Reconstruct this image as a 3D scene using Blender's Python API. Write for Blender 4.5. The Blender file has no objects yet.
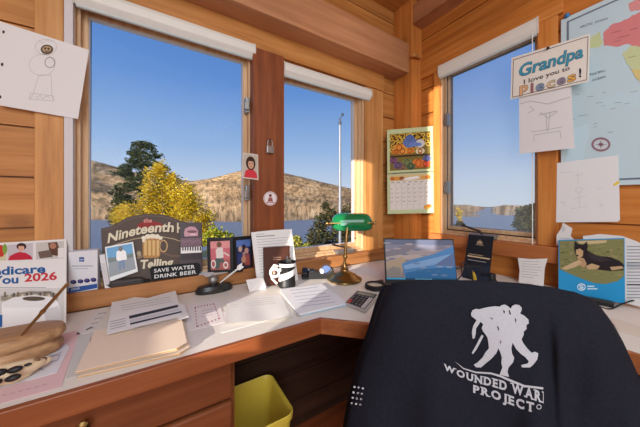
import bpy, bmesh, math, random
from math import sin, cos, pi, radians
from mathutils import Vector, Matrix, noise as mnoise
random.seed(7)
SC = bpy.context.scene
COL = SC.collection
V = Vector

# ------------------------------------------------------------------ camera
TH = radians(58.0); CT, ST = cos(TH), sin(TH)
FPX, CX, HY, CZ = 250.0, 320.0, 202.0, 1.17
FWD = V((CT, ST, 0)); RGT = V((ST, -CT, 0)); UP = V((0, 0, 1))
EYE = V((0, 0, CZ))
cam = bpy.data.cameras.new('camera'); cam.sensor_width = 36.0
cam.lens = FPX * 36.0 / 640.0; cam.shift_y = (HY - 213.5) / 640.0
cam.clip_start = 0.02; cam.clip_end = 5000
camo = bpy.data.objects.new('camera', cam); COL.objects.link(camo)
camo.location = EYE; camo.rotation_euler = (pi / 2, 0, TH - pi / 2)
SC.camera = camo
SC.view_settings.view_transform = 'Standard'
SC.view_settings.look = 'None'

def ray(px, py):
    return FWD + RGT * ((px - CX) / FPX) + UP * ((HY - py) / FPX)
def P(px, py, x=None, y=None, z=None, d=None, plane=None):
    """point where the sight line of a photo pixel meets a surface of the room"""
    r = ray(px, py)
    if d is not None: t = d
    elif x is not None: t = x / r.x
    elif y is not None: t = y / r.y
    elif z is not None: t = (z - CZ) / r.z
    else:
        p0, n = plane
        t = (p0 - EYE).dot(n) / r.dot(n)
    return EYE + r * t
def plane3(a, b, c):
    n = (b - a).cross(c - a).normalized()
    if n.dot(EYE - a) < 0: n = -n
    return (a, n)

# ------------------------------------------------------------------ colour / materials
def lin(c):
    if isinstance(c, str):
        c = c.lstrip('#'); c = [int(c[i:i + 2], 16) / 255 for i in (0, 2, 4)]
    elif max(c) > 1.0: c = [k / 255 for k in c]
    return tuple((k / 12.92 if k <= .04045 else ((k + .055) / 1.055) ** 2.4) for k in c)
WHITE = (1.0, 1.0, 1.0)

def newmat(name):
    m = bpy.data.materials.new(name); m.use_nodes = True
    nt = m.node_tree; nt.nodes.clear()
    out = nt.nodes.new('ShaderNodeOutputMaterial')
    b = nt.nodes.new('ShaderNodeBsdfPrincipled')
    nt.links.new(b.outputs[0], out.inputs[0])
    return m, nt, b, out
def nd(nt, typ, **kw):
    n = nt.nodes.new(typ)
    for k, v in kw.items(): setattr(n, k, v)
    return n
def mixrgb(nt, a, b, fac, blend='MIX'):
    n = nd(nt, 'ShaderNodeMix', data_type='RGBA', blend_type=blend)
    for i, s in ((0, fac), (6, a), (7, b)):
        if hasattr(s, 'type') and hasattr(s, 'is_linked'): nt.links.new(s, n.inputs[i])
        elif i == 0: n.inputs[0].default_value = s
        else: n.inputs[i].default_value = (*s, 1)
    return n.outputs[2]
def vcol(nt):
    return nd(nt, 'ShaderNodeVertexColor', layer_name='Col').outputs[0]

_mc = {}
def flat(name, c, rough=.6, metal=0, spec=.4, bump=0, var=.06, vscale=30, coat=0):
    """plain surface with a slight procedural mottling, multiplied by the mesh's own tint"""
    if name in _mc: return _mc[name]
    m, nt, b, o = newmat(name)
    c = lin(c)
    tc = nd(nt, 'ShaderNodeTexCoord')
    nz = nd(nt, 'ShaderNodeTexNoise'); nz.inputs['Scale'].default_value = vscale; nz.inputs['Detail'].default_value = 4
    nt.links.new(tc.outputs['Object'], nz.inputs['Vector'])
    a = mixrgb(nt, tuple(k * (1 - var) for k in c), tuple(min(1, k * (1 + var)) for k in c), nz.outputs[0])
    a = mixrgb(nt, a, vcol(nt), 1.0, 'MULTIPLY')
    nt.links.new(a, b.inputs['Base Color'])
    b.inputs['Roughness'].default_value = rough; b.inputs['Metallic'].default_value = metal
    b.inputs['Specular IOR Level'].default_value = spec
    b.inputs['Coat Weight'].default_value = coat
    if bump:
        bp = nd(nt, 'ShaderNodeBump'); bp.inputs['Strength'].default_value = bump; bp.inputs['Distance'].default_value = .002
        nt.links.new(nz.outputs[0], bp.inputs['Height']); nt.links.new(bp.outputs[0], b.inputs['Normal'])
    _mc[name] = m
    return m

def wood(name, dark, mid, light, axis=0, rough=.5, knots=.5, sc=1.0, spec=.3, shift=(0, 0, 0)):
    if name in _mc: return _mc[name]
    m, nt, b, o = newmat(name)
    tc = nd(nt, 'ShaderNodeTexCoord')
    mp = nd(nt, 'ShaderNodeMapping')
    s = [17 * sc] * 3; s[axis] = .9 * sc
    mp.inputs['Scale'].default_value = s; mp.inputs['Location'].default_value = shift
    nt.links.new(tc.outputs['Object'], mp.inputs['Vector'])
    n1 = nd(nt, 'ShaderNodeTexNoise'); n1.inputs['Scale'].default_value = 1.6; n1.inputs['Detail'].default_value = 6
    n1.inputs['Roughness'].default_value = .62; n1.inputs['Distortion'].default_value = .25
    nt.links.new(mp.outputs[0], n1.inputs['Vector'])
    rp = nd(nt, 'ShaderNodeValToRGB'); e = rp.color_ramp.elements
    e[0].position = .22; e[0].color = (*lin(dark), 1)
    e[1].position = .8; e[1].color = (*lin(light), 1)
    k = e.new(.5); k.color = (*lin(mid), 1)
    nt.links.new(n1.outputs[0], rp.inputs[0])
    col = rp.outputs[0]
    n2 = nd(nt, 'ShaderNodeTexNoise'); n2.inputs['Scale'].default_value = 2.2; n2.inputs['Detail'].default_value = 2
    nt.links.new(tc.outputs['Object'], n2.inputs['Vector'])
    r2 = nd(nt, 'ShaderNodeMapRange'); r2.inputs[1].default_value = .3; r2.inputs[2].default_value = .7
    r2.inputs[3].default_value = .84; r2.inputs[4].default_value = 1.1
    nt.links.new(n2.outputs[0], r2.inputs[0])
    col = mixrgb(nt, col, r2.outputs[0], 1.0, 'MULTIPLY')
    if knots:
        mp2 = nd(nt, 'ShaderNodeMapping'); s = [5.5] * 3; s[axis] = 3.0
        mp2.inputs['Scale'].default_value = s
        mp2.inputs['Location'].default_value = shift
        nt.links.new(tc.outputs['Object'], mp2.inputs['Vector'])
        vo = nd(nt, 'ShaderNodeTexVoronoi'); vo.inputs['Scale'].default_value = 1.0
        nt.links.new(mp2.outputs[0], vo.inputs['Vector'])
        r3 = nd(nt, 'ShaderNodeMapRange'); r3.inputs[1].default_value = .06; r3.inputs[2].default_value = .2
        r3.inputs[3].default_value = knots; r3.inputs[4].default_value = 0
        nt.links.new(vo.outputs['Distance'], r3.inputs[0])
        col = mixrgb(nt, col, lin((86, 44, 22)), r3.outputs[0])
    col = mixrgb(nt, col, vcol(nt), 1.0, 'MULTIPLY')
    nt.links.new(col, b.inputs['Base Color'])
    b.inputs['Roughness'].default_value = rough; b.inputs['Specular IOR Level'].default_value = spec
    bp = nd(nt, 'ShaderNodeBump'); bp.inputs['Strength'].default_value = .15; bp.inputs['Distance'].default_value = .002
    nt.links.new(n1.outputs[0], bp.inputs['Height']); nt.links.new(bp.outputs[0], b.inputs['Normal'])
    _mc[name] = m
    return m

PR = flat('printed paper', WHITE, rough=.75, spec=.2, var=.02)
GLOSSPR = flat('glossy print', WHITE, rough=.3, spec=.4, var=.02)

# ------------------------------------------------------------------ mesh builder
def basis(d):
    d = d.normalized()
    a = V((0, 0, 1)) if abs(d.z) < .9 else V((1, 0, 0))
    u = d.cross(a).normalized(); return u, d.cross(u).normalized()

class MB:
    def __init__(s): s.v = []; s.f = []; s.c = []
    def add(s, vs, fs, col=WHITE):
        b = len(s.v); s.v += [V(p) for p in vs]
        for f in fs: s.f.append([i + b for i in f]); s.c.append(col)
        return s
    def poly(s, pts, col=WHITE): return s.add(pts, [list(range(len(pts)))], col)
    def hexa(s, p, col=WHITE):    # p: 4 bottom, 4 top
        return s.add(p, [(3, 2, 1, 0), (4, 5, 6, 7), (0, 1, 5, 4), (1, 2, 6, 5), (2, 3, 7, 6), (3, 0, 4, 7)], col)
    def box(s, x0, x1, y0, y1, z0, z1, col=WHITE):
        return s.hexa([V(p) for p in ((x0, y0, z0), (x1, y0, z0), (x1, y1, z0), (x0, y1, z0), (x0, y0, z1), (x1, y0, z1), (x1, y1, z1), (x0, y1, z1))], col)
    def obox(s, c, ux, uy, uz, hx, hy, hz, col=WHITE):
        q = []
        for k in (-1, 1):
            for i, j in ((-1, -1), (1, -1), (1, 1), (-1, 1)): q.append(c + ux * (i * hx) + uy * (j * hy) + uz * (k * hz))
        return s.hexa(q, col)
    def prism(s, pts, ext, col=WHITE):
        n = len(pts); q = [V(p) for p in pts]
        fs = [list(range(n)), list(range(2 * n - 1, n - 1, -1))]
        fs += [(i, (i + 1) % n, n + (i + 1) % n, n + i) for i in range(n)]
        return s.add(q + [p + ext for p in q], fs, col)
    def tube(s, path, r, n=10, col=WHITE, cap=True):
        path = [V(p) for p in path]; m = len(path)
        rs = r if isinstance(r, (list, tuple)) else [r] * m
        vs = []; u = None
        for i, p in enumerate(path):
            d = (path[min(i + 1, m - 1)] - path[max(i - 1, 0)])
            if d.length < 1e-9: d = V((0, 0, 1))
            d.normalize()
            if u is None: u = basis(d)[0]
            else:
                u = u - d * u.dot(d); u = u.normalized() if u.length > 1e-6 else basis(d)[0]
            w = d.cross(u)
            for k in range(n):
                a = 2 * pi * k / n; vs.append(p + (u * cos(a) + w * sin(a)) * rs[i])
        fs = [(i * n + k, i * n + (k + 1) % n, (i + 1) * n + (k + 1) % n, (i + 1) * n + k) for i in range(m - 1) for k in range(n)]
        if cap: fs += [list(range(n))[::-1], list(range((m - 1) * n, m * n))]
        return s.add(vs, fs, col)
    def lathe(s, o, prof, n=24, ax=V((0, 0, 1)), col=WHITE, sx=1, sy=1, u=None):
        o = V(o)
        if u is None: u, w = basis(ax)
        else: w = ax.cross(u)
        vs = []
        for r, h in prof:
            for k in range(n):
                a = 2 * pi * k / n; vs.append(o + ax * h + u * (r * cos(a) * sx) + w * (r * sin(a) * sy))
        m = len(prof)
        fs = [(i * n + k, i * n + (k + 1) % n, (i + 1) * n + (k + 1) % n, (i + 1) * n + k) for i in range(m - 1) for k in range(n)]
        if prof[0][0] > 1e-6: fs.append(list(range(n))[::-1])
        if prof[-1][0] > 1e-6: fs.append(list(range((m - 1) * n, m * n)))
        return s.add(vs, fs, col)
    def ball(s, c, r, n=14, col=WHITE, sc=(1, 1, 1), M=None):
        c = V(c); vs = []
        for i in range(n + 1):
            t = pi * i / n
            for k in range(2 * n):
                a = pi * k / n
                p = V((sin(t) * cos(a) * sc[0] * r, sin(t) * sin(a) * sc[1] * r, cos(t) * sc[2] * r))
                vs.append(c + ((M @ p) if M else p))
        fs = [(i * 2 * n + k, i * 2 * n + (k + 1) % (2 * n), (i + 1) * 2 * n + (k + 1) % (2 * n), (i + 1) * 2 * n + k) for i in range(n) for k in range(2 * n)]
        return s.add(vs, fs, col)
    def grid(s, rows, col=WHITE):
        m, n = len(rows), len(rows[0])
        return s.add([p for r in rows for p in r], [(i * n + k, i * n + k + 1, (i + 1) * n + k + 1, (i + 1) * n + k) for i in range(m - 1) for k in range(n - 1)], col)
    def build(s, name, mat, parent=None, smooth=None, bevel=0, recalc=True, local=False, weld=True):
        me = bpy.data.meshes.new(name)
        vs = s.v
        if parent is not None and not local:
            M = Matrix.LocRotScale(parent_loc(parent), parent_rot(parent), None).inverted()
            vs = [M @ p for p in vs]
        me.from_pydata(vs, [], s.f)
        ca = me.color_attributes.new('Col', 'FLOAT_COLOR', 'CORNER')
        dat = []
        for f, c in zip(s.f, s.c): dat += [c[0], c[1], c[2], 1.0] * len(f)
        if len(dat) == 4 * len(ca.data): ca.data.foreach_set('color', dat)
        if recalc or weld:
            bm = bmesh.new(); bm.from_mesh(me)
            if weld: bmesh.ops.remove_doubles(bm, verts=bm.verts, dist=1e-5)
            if recalc: bmesh.ops.recalc_face_normals(bm, faces=bm.faces)
            bm.to_mesh(me); bm.free()
        if smooth is not None:
            me.shade_smooth(); me.set_sharp_from_angle(angle=radians(smooth))
        me.materials.append(mat)
        o = bpy.data.objects.new(name, me); COL.objects.link(o)
        if parent is not None: o.parent = parent
        if bevel:
            b = o.modifiers.new('bevel', 'BEVEL'); b.width = bevel; b.segments = 2; b.limit_method = 'ANGLE'; b.angle_limit = radians(40)
        return o
def parent_loc(p):
    l = V(p.location)
    if p.parent: l = l + parent_loc(p.parent)
    return l
def parent_rot(p):
    return p.rotation_euler.to_quaternion()

def tag(o, label=None, cat=None, group=None, kind=None):
    if label: o['label'] = label
    if cat: o['category'] = cat
    if group: o['group'] = group
    if kind: o['kind'] = kind
    return o
def thing(name, label, cat, loc, group=None):
    o = bpy.data.objects.new(name, None); COL.objects.link(o); o.empty_display_size = .05
    o.location = loc
    return tag(o, label, cat, group)
def struct_root(name, loc):
    o = bpy.data.objects.new(name, None); COL.objects.link(o); o.location = loc; o.empty_display_size = .05
    return tag(o, kind='structure')

# ------------------------------------------------------------------ printed matter
def text_tris(body, bold=0.0, shear=0.0, space=1.0):
    cu = bpy.data.curves.new('t', 'FONT'); cu.body = body; cu.size = 1.0; cu.offset = bold; cu.shear = shear
    cu.space_character = space; cu.resolution_u = 3
    ob = bpy.data.objects.new('t', cu); COL.objects.link(ob)
    bpy.context.view_layer.update()
    me = bpy.data.meshes.new_from_object(ob)
    vs = [(v.co.x, v.co.y) for v in me.vertices]; fs = [list(p.vertices) for p in me.polygons]
    bpy.data.objects.remove(ob); bpy.data.curves.remove(cu); bpy.data.meshes.remove(me)
    return vs, fs

class Art:
    """print on a surface: f maps 2-D drawing coordinates to a point on that surface, n lifts each ink layer off it"""
    def __init__(s, f, n, eps=.0004): s.f = f; s.n = n; s.eps = eps; s.mb = MB(); s.k = 0
    def p(s, a, b, k): return s.f(a, b) + (s.n if not callable(s.n) else s.n(a, b)) * (k * s.eps)
    def base(s, pts, col, thick=.0012):
        q = [s.p(a, b, 0) for a, b in pts]; s.mb.prism(q, s.n * (-thick), lin(col)); return s
    def poly(s, pts, col, k=1): s.mb.poly([s.p(a, b, k) for a, b in pts], lin(col)); return s
    def rect(s, x0, y0, x1, y1, col, k=1): return s.poly([(x0, y0), (x1, y0), (x1, y1), (x0, y1)], col, k)
    def ell(s, cx, cy, rx, ry, col, k=1, n=18): return s.poly([(cx + rx * cos(2 * pi * i / n), cy + ry * sin(2 * pi * i / n)) for i in range(n)], col, k)
    def ring(s, cx, cy, rx, ry, w, col, k=1, n=20):
        for i in range(n):
            a, b = 2 * pi * i / n, 2 * pi * (i + 1) / n
            s.poly([(cx + rx * cos(a), cy + ry * sin(a)), (cx + rx * cos(b), cy + ry * sin(b)), (cx + (rx - w) * cos(b), cy + (ry - w) * sin(b)), (cx + (rx - w) * cos(a), cy + (ry - w) * sin(a))], col, k)
        return s
    def line(s, pts, w, col, k=1):
        for (a, b), (c, d) in zip(pts, pts[1:]):
            L = math.hypot(c - a, d - b) or 1e-9; nx, ny = -(d - b) / L * w / 2, (c - a) / L * w / 2
            s.poly([(a + nx, b + ny), (c + nx, d + ny), (c - nx, d - ny), (a - nx, b - ny)], col, k)
        return s
    def text(s, body, at, right, down, h, col, k=2, width=None, bold=0.01, shear=0, align='l', warp=None, space=1.0):
        """at: baseline start; right/down: drawing-space directions; h: cap height in drawing units"""
        vs, fs = text_tris(body, bold, shear, space)
        if not vs: return s
        xs = [p[0] for p in vs]; x0, x1 = min(xs), max(xs)
        sy = h / .72; sx = sy if width is None else width / (x1 - x0)
        w = (x1 - x0) * sx
        off = {'l': 0, 'c': -w / 2, 'r': -w}[align]
        q = []
        for x, y in vs:
            X = (x - x0) * sx + off; Y = -y * sy
            if warp: X, Y = warp(X, Y, w)
            q.append(s.p(at[0] + right[0] * X + down[0] * Y, at[1] + right[1] * X + down[1] * Y, k))
        s.mb.add(q, fs, lin(col)); return s
    def build(s, name, mat=None, parent=None):
        return s.mb.build(name, mat or PR, parent, recalc=False, weld=False)
def bil(c):      # unit-square coordinates over four corners TL TR BR BL
    tl, tr, br, bl = c
    return lambda u, v: (tl * (1 - u) + tr * u) * (1 - v) + (bl * (1 - u) + br * u) * v
def nrm(c):
    n = (c[1] - c[0]).cross(c[3] - c[0]).normalized()
    return n if n.dot(EYE - c[0]) > 0 else -n
def wig(pts, a): return [(x + random.uniform(-a, a), y + random.uniform(-a, a)) for x, y in pts]
# ================================================================== THE ROOM
YW, XW = 1.36, 1.645            # inner faces of the two window walls
XB, YB, ZC = -1.30, -2.2, 2.66   # the walls behind the photographer, the ceiling
PINE = wood('pine boards', (150, 92, 42), (190, 127, 66), (212, 154, 92), axis=0)
PINEY = wood('pine boards along right wall', (154, 86, 34), (194, 119, 52), (212, 143, 76), axis=1)
PINEZ = wood('upright pine', (160, 100, 50), (204, 142, 80), (222, 170, 110), axis=2, knots=.35)
PINEZR = wood('upright orange pine', (160, 90, 36), (202, 126, 58), (218, 150, 82), axis=2, knots=.35, shift=(3, 1, 2))
REDPOST = wood('dark red fir', (92, 46, 22), (132, 70, 36), (162, 94, 52), axis=2, knots=.2, shift=(1, 4, 0))
BEAM = wood('pinkish beam fir', (160, 106, 70), (186, 130, 90), (204, 150, 110), axis=0, knots=.25)
BEAMY = wood('pinkish beam fir right', (152, 98, 64), (178, 120, 82), (194, 138, 98), axis=1, knots=.25)
SASH = wood('tan window wood', (176, 134, 92), (208, 168, 126), (226, 194, 156), axis=2, knots=0, sc=1.4)
SILLW = wood('sill fir', (124, 78, 42), (168, 110, 64), (190, 134, 84), axis=0, knots=.3)
SILLY = wood('sill fir right', (130, 72, 38), (176, 104, 56), (198, 126, 74), axis=1, knots=.3)
FLOORM = wood('floor boards', (110, 50, 26), (150, 76, 42), (172, 96, 58), axis=0, knots=.2)
WALLB = flat('plain far wall', (205, 160, 118), rough=.8)
PLASTER = flat('white shade plastic', (226, 222, 212), rough=.45, var=.02)
DARKM = flat('dark bronze', (62, 52, 46), rough=.4, metal=.6)
GREYM = flat('grey metal', (150, 146, 142), rough=.35, metal=.7)
BLACKP = flat('black plastic', (24, 24, 26), rough=.4)
TRACK = flat('pale grey track', (206, 198, 196), rough=.5, var=.03)

def glassmat():
    m, nt, b, out = newmat('window glass')
    nt.nodes.remove(b)
    tr = nd(nt, 'ShaderNodeBsdfTransparent'); tr.inputs[0].default_value = (.97, .985, .98, 1)
    gl = nd(nt, 'ShaderNodeBsdfGlossy'); gl.inputs['Roughness'].default_value = .02
    fr = nd(nt, 'ShaderNodeFresnel'); fr.inputs[0].default_value = 1.35
    mu = nd(nt, 'ShaderNodeMath', operation='MULTIPLY'); mu.inputs[1].default_value = .15
    mx = nd(nt, 'ShaderNodeMixShader')
    nt.links.new(fr.outputs[0], mu.inputs[0]); nt.links.new(mu.outputs[0], mx.inputs[0])
    nt.links.new(tr.outputs[0], mx.inputs[1]); nt.links.new(gl.outputs[0], mx.inputs[2])
    nt.links.new(mx.outputs[0], out.inputs[0])
    return m
GLASS = glassmat()

ROWS = [1.075 + .186 * k for k in range(-6, 9)]
def board_wall(name, m, a0, a1, z1, holes, mat, rows=True, thick=.1):
    """m(a, d, z): a along the wall, d outwards from its inner face"""
    mb = MB(); rnd = random.Random(len(name) * 7 + 3)
    zs = sorted(set([0.0, z1] + [z for z in ROWS if 0 < z < z1] + [h[2] for h in holes] + [h[3] for h in holes]))
    tint = 1
    for lo, hi in zip(zs, zs[1:]):
        if hi - lo < 1e-4: continue
        if any(abs(lo - r) < 1e-6 for r in ROWS): tint = rnd.uniform(.9, 1.07)
        cuts = [(a0, a1)]
        for h in holes:
            if h[2] < hi - 1e-6 and h[3] > lo + 1e-6:
                nc = []
                for p, q in cuts:
                    if h[0] >= q or h[1] <= p: nc.append((p, q)); continue
                    if h[0] > p: nc.append((p, h[0]))
                    if h[1] < q: nc.append((h[1], q))
                cuts = nc
        gl = .0035 if rows and any(abs(lo - r) < 1e-6 for r in ROWS) else 0
        gh = .0035 if rows and any(abs(hi - r) < 1e-6 for r in ROWS) else 0
        for p, q in cuts:
            c = (tint, tint * .99, tint * .98)
            mb.hexa([m(p, 0, lo + gl), m(q, 0, lo + gl), m(q, .012, lo + gl), m(p, .012, lo + gl), m(p, 0, hi - gh), m(q, 0, hi - gh), m(q, .012, hi - gh), m(p, .012, hi - gh)], c)
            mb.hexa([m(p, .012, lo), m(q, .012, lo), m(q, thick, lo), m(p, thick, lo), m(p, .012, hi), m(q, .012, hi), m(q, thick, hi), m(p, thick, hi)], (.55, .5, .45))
    return tag(mb.build(name, mat, weld=False), kind='structure')
mL = lambda a, d, z: V((a, YW + d, z))
mR = lambda a, d, z: V((XW + d, a, z))
H1 = (-.312, .42, .822, 1.995); H2 = (.575, 1.22, .822, 1.955); H3 = (.49, 1.035, .95, 2.085)
board_wall('wall_left', mL, XB - .1, XW + .1, ZC, [H1, H2], PINE)
board_wall('wall_right', mR, YB - .1, YW, ZC, [H3], PINEY)
# the wall behind the photographer's left shoulder, with two openings for the low sun
mB = lambda a, d, z: V((XB - d, a, z))
board_wall('wall_back', mB, YB - .1, YW, ZC, [(-.68, -.53, 1.45, 2.62), (-.17, .21, 1.04, 2.02)], PINEY, rows=False)
mF = lambda a, d, z: V((a, YB - d, z))
board_wall('wall_front', mF, XB, XW, ZC, [], WALLB, rows=False)
tag(MB().box(XB - .1, XW + .1, YB - .1, YW + .1, -.06, 0).build('floor', FLOORM), kind='structure')
tag(MB().box(XB - .1, XW + .1, YB - .1, YW + .1, ZC, ZC + .06).build('ceiling', PINE), kind='structure')

# trims -------------------------------------------------------------
def trim(n, mb, mat, bevel=.003): return tag(mb.build('trim_%d' % n, mat, bevel=bevel), kind='structure')
trim(1, MB().box(XB, XW, 1.302, YW + .012, .752, .822).box(H1[0], H1[1], YW, YW + .1, .80, .8221).box(H2[0], H2[1], YW, YW + .1, .80, .8221), SILLW)   # ledge
trim(2, MB().box(.404, .583, 1.318, 1.40, .822, 2.0), REDPOST)                          # post between windows
trim(3, MB().box(XB, 1.40, 1.334, YW, 2.0, 2.12), PINE)                               # header
trim(4, MB().box(XB, 1.53, 1.212, YW, 2.119, 2.335), BEAM, .004)                         # beam
trim(5, MB().box(1.222, 1.40, 1.344, YW, .822, 2.0), PINEZ)                            # casing right of second window
trim(6, MB().box(-.407, -.328, 1.344, YW, .822, 2.0), PINEZ)                           # stud board left
t7 = MB().box(1.53, XW, 1.187, YW, .752, ZC)
trim(7, t7, PINEZR, .006)                                                              # corner post
trim(8, MB().box(1.535, XW, YB, 1.187, 2.462, 2.60), BEAMY, .004)                        # beam right
trim(9, MB().box(1.628, XW, 1.035, 1.082, .95, 2.085).box(1.628, XW, .420, .497, .95, 2.085), PINEZR)
trim(10, MB().box(1.626, XW, .40, 1.187, 2.085, 2.222), PINEY)                           # header right
trim(11, MB().box(1.595, XW + .012, .395, 1.10, .872, .95), SILLY)                        # ledge right
trim(12, MB().tube([(1.50, 1.165, 2.22), (1.60, 1.165, 2.235)], .012, 8), PINEZ, 0)
trim(13, MB().box(1.40, 1.53, 1.30, YW, .752, .80), SILLW)

# windows ------------------------------------------------------------
def ringbox(mb, m, a0, a1, z0, z1, w, d0, d1, wb=None, wt=None):
    wb = w if wb is None else wb; wt = w if wt is None else wt
    def bx(p, q, lo, hi): mb.hexa([m(p, d0, lo), m(q, d0, lo), m(q, d1, lo), m(p, d1, lo), m(p, d0, hi), m(q, d0, hi), m(q, d1, hi), m(p, d1, hi)])
    bx(a0, a0 + w, z0, z1); bx(a1 - w, a1, z0, z1); bx(a0 + w, a1 - w, z0, z0 + wb); bx(a0 + w, a1 - w, z1 - wt, z1)
def window(n, m, H, sash_w, glass_d, mat, latch_side, latch_z, crank_a, lm=1):
    a0, a1, z0, z1 = H
    root = struct_root('window_%d' % n, m((a0 + a1) / 2, .05, z0))
    fr = MB(); ringbox(fr, m, a0, a1, z0, z1, .014, -.004, .1, wb=.014); fr.build('window_frame', mat, root, bevel=.002)
    st = MB(); ringbox(st, m, a0 + .014, a1 - .014, z0 + .014, z1 - .014, .011, .015, .1, wb=.012); st.build('window_stop', mat, root, bevel=.002)
    sa = MB(); ringbox(sa, m, a0 + .02, a1 - .02, z0 + .02, z1 - .02, sash_w, .045, .085, wb=.034); s = sa.build('sash', mat, root, bevel=.003)
    bd = MB(); q = sash_w + .02; ringbox(bd, m, a0 + q - .004, a1 - q + .004, z0 + .05, z1 - q + .004, .006, .052, .078); bd.build('glazing_bead', TRACK if n != 3 else DARKM, s)
    MB().poly([m(a0 + q - .003, glass_d, z0 + .05), m(a1 - q + .003, glass_d, z0 + .05), m(a1 - q + .003, glass_d, z1 - q + .003), m(a0 + q - .003, glass_d, z1 - q + .003)]).build('glass_pane', GLASS, root, recalc=False)
    for z in latch_z:
        a = (a1 - .020) if latch_side > 0 else (a0 + .020)
        l = MB(); d = -1 if latch_side > 0 else 1
        def bx(p, q2, d0, d1, lo, hi): l.hexa([m(p, d0, lo), m(q2, d0, lo), m(q2, d1, lo), m(p, d1, lo), m(p, d0, hi), m(q2, d0, hi), m(q2, d1, hi), m(p, d1, hi)])
        bx(min(a, a + d * .022), max(a, a + d * .022), .004, .044, z - .042, z + .042)
        bx(min(a + d * .006, a + d * .03), max(a + d * .006, a + d * .03), -.008, .006, z - .03, z + .012)
        o = l.build('latch', GREYM, root, bevel=.003)
        o['label'] = 'metal sash latch'
    if crank_a is not None:
        c = crank_a; zb = z0 + .014
        k = MB()
        def bx(p, q2, d0, d1, lo, hi): k.hexa([m(p, d0, lo), m(q2, d0, lo), m(q2, d1, lo), m(p, d1, lo), m(p, d0, hi), m(q2, d0, hi), m(q2, d1, hi), m(p, d1, hi)])
        bx(c - .075, c + .075, -.03, .02, zb - .014, zb + .012)
        kk = k.build('crank_housing', GREYM, root, bevel=.006)
        h = MB().tube([m(c, -.018, zb + .01), m(c + .01 * lm, -.026, zb + .03), m(c + .05 * lm, -.028, zb + .04), m(c + .10 * lm, -.028, zb + .055)], [.008, .007, .006, .006], 8)
        h.ball(m(c + .105 * lm, -.028, zb + .06), .011, 8)
        h.build('crank_handle', DARKM, kk, smooth=50)
    return root
window(1, mL, H1, .024, .065, SASH, 1, (1.70, 1.22), None)
window(2, mL, H2, .026, .065, SASH, -1, (), 1.04, -1)
w3 = window(3, mR, H3, .018, .065, SASH, 1, (1.74, 1.27), .76, 1)
def screenmat():
    m, nt, b, o = newmat('insect screen')
    b.inputs['Base Color'].default_value = (*lin((236, 238, 240)), 1); b.inputs['Roughness'].default_value = .9
    tc = nd(nt, 'ShaderNodeTexCoord'); mp = nd(nt, 'ShaderNodeTexNoise'); mp.inputs['Scale'].default_value = 900; nt.links.new(tc.outputs['Object'], mp.inputs['Vector'])
    mr = nd(nt, 'ShaderNodeMapRange'); mr.inputs[3].default_value = .10; mr.inputs[4].default_value = .20; nt.links.new(mp.outputs[0], mr.inputs[0])
    tr = nd(nt, 'ShaderNodeBsdfTransparent'); mx = nd(nt, 'ShaderNodeMixShader'); nt.links.new(mr.outputs[0], mx.inputs[0])
    nt.links.new(tr.outputs[0], mx.inputs[1]); nt.links.new(b.outputs[0], mx.inputs[2]); nt.links.new(mx.outputs[0], o.inputs[0])
    return m
MB().poly([mR(.51, .035, 1.0), mR(1.018, .035, 1.0), mR(1.018, .035, 2.06), mR(.51, .035, 2.06)]).build('insect_screen', screenmat(), w3, recalc=False)
sf = MB(); ringbox(sf, mR, .512, 1.016, .975, 2.062, .007, .030, .040); sf.build('screen_frame', DARKM, w3)
# pale track beside the first window
tag(MB().box(-.326, -.300, 1.336, YW, .822, 1.995).build('trim_14', TRACK, bevel=.002), kind='structure')

# roller shade cassettes -----------------------------------------------
def shade(label, m, a0, a1, z0, z1, d0, cord=None):
    t = thing('roller_shade', label, 'window shade', m((a0 + a1) / 2, 0, z0), 'rolled-up white window shades')
    h = z1 - z0; dp = 0 - d0
    prof = [(0, z0 + .012), (d0 * .55, z0), (d0, z0 + h * .3), (d0, z0 + h * .72), (d0 * .8, z1), (0, z1)]
    mb = MB(); mb.prism([m(a0 + .004, d, z) for d, z in prof], m(a1 - .004, 0, 0) - m(a0 + .004, 0, 0))
    mb.build('cassette', PLASTER, t, bevel=.004)
    for a, w in ((a0, .006), (a1 - .006, .006)):
        e = MB(); e.prism([m(a, d * 1.03, z0 + (z - z0) * 1.02) for d, z in prof], m(w, 0, 0) - m(0, 0, 0)); e.build('end_cap', flat('end cap', (214, 210, 200), rough=.4), t)
    r = MB(); r.tube([m(a0 + .008, d0 * .4, z0 + .0), m(a1 - .008, d0 * .4, z0 + .0)], .009, 10)
    o = r.build('hem_bar', flat('hem bar', (196, 200, 196), rough=.5), t, smooth=40)
    if cord:
        ca, zb = cord
        c = MB().tube([m(ca, -.03, z0 + .01), m(ca, -.028, zb)], .0022, 6)
        co = c.build('pull_cord', flat('cord', (232, 228, 220)), t)
        MB().lathe(m(ca, -.028, zb - .05), [(.004, 0), (.008, .004), (.007, .03), (.004, .05)], 10).build('cord_tassel', PLASTER, co, smooth=40)
    return t
shade('long white rolled-up shade over the left window', mL, -.300, .418, 1.946, 2.018, -.045)
shade('white rolled-up shade over the middle window with the pole outside', mL, .583, 1.262, 1.906, 1.978, -.045)
shade('white rolled-up shade with pull cord over the right wall window', mR, .492, 1.04, 2.035, 2.118, -.03, cord=(P(532.5, 200, x=1.617).y, P(532, 246, x=1.617).z))

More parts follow.
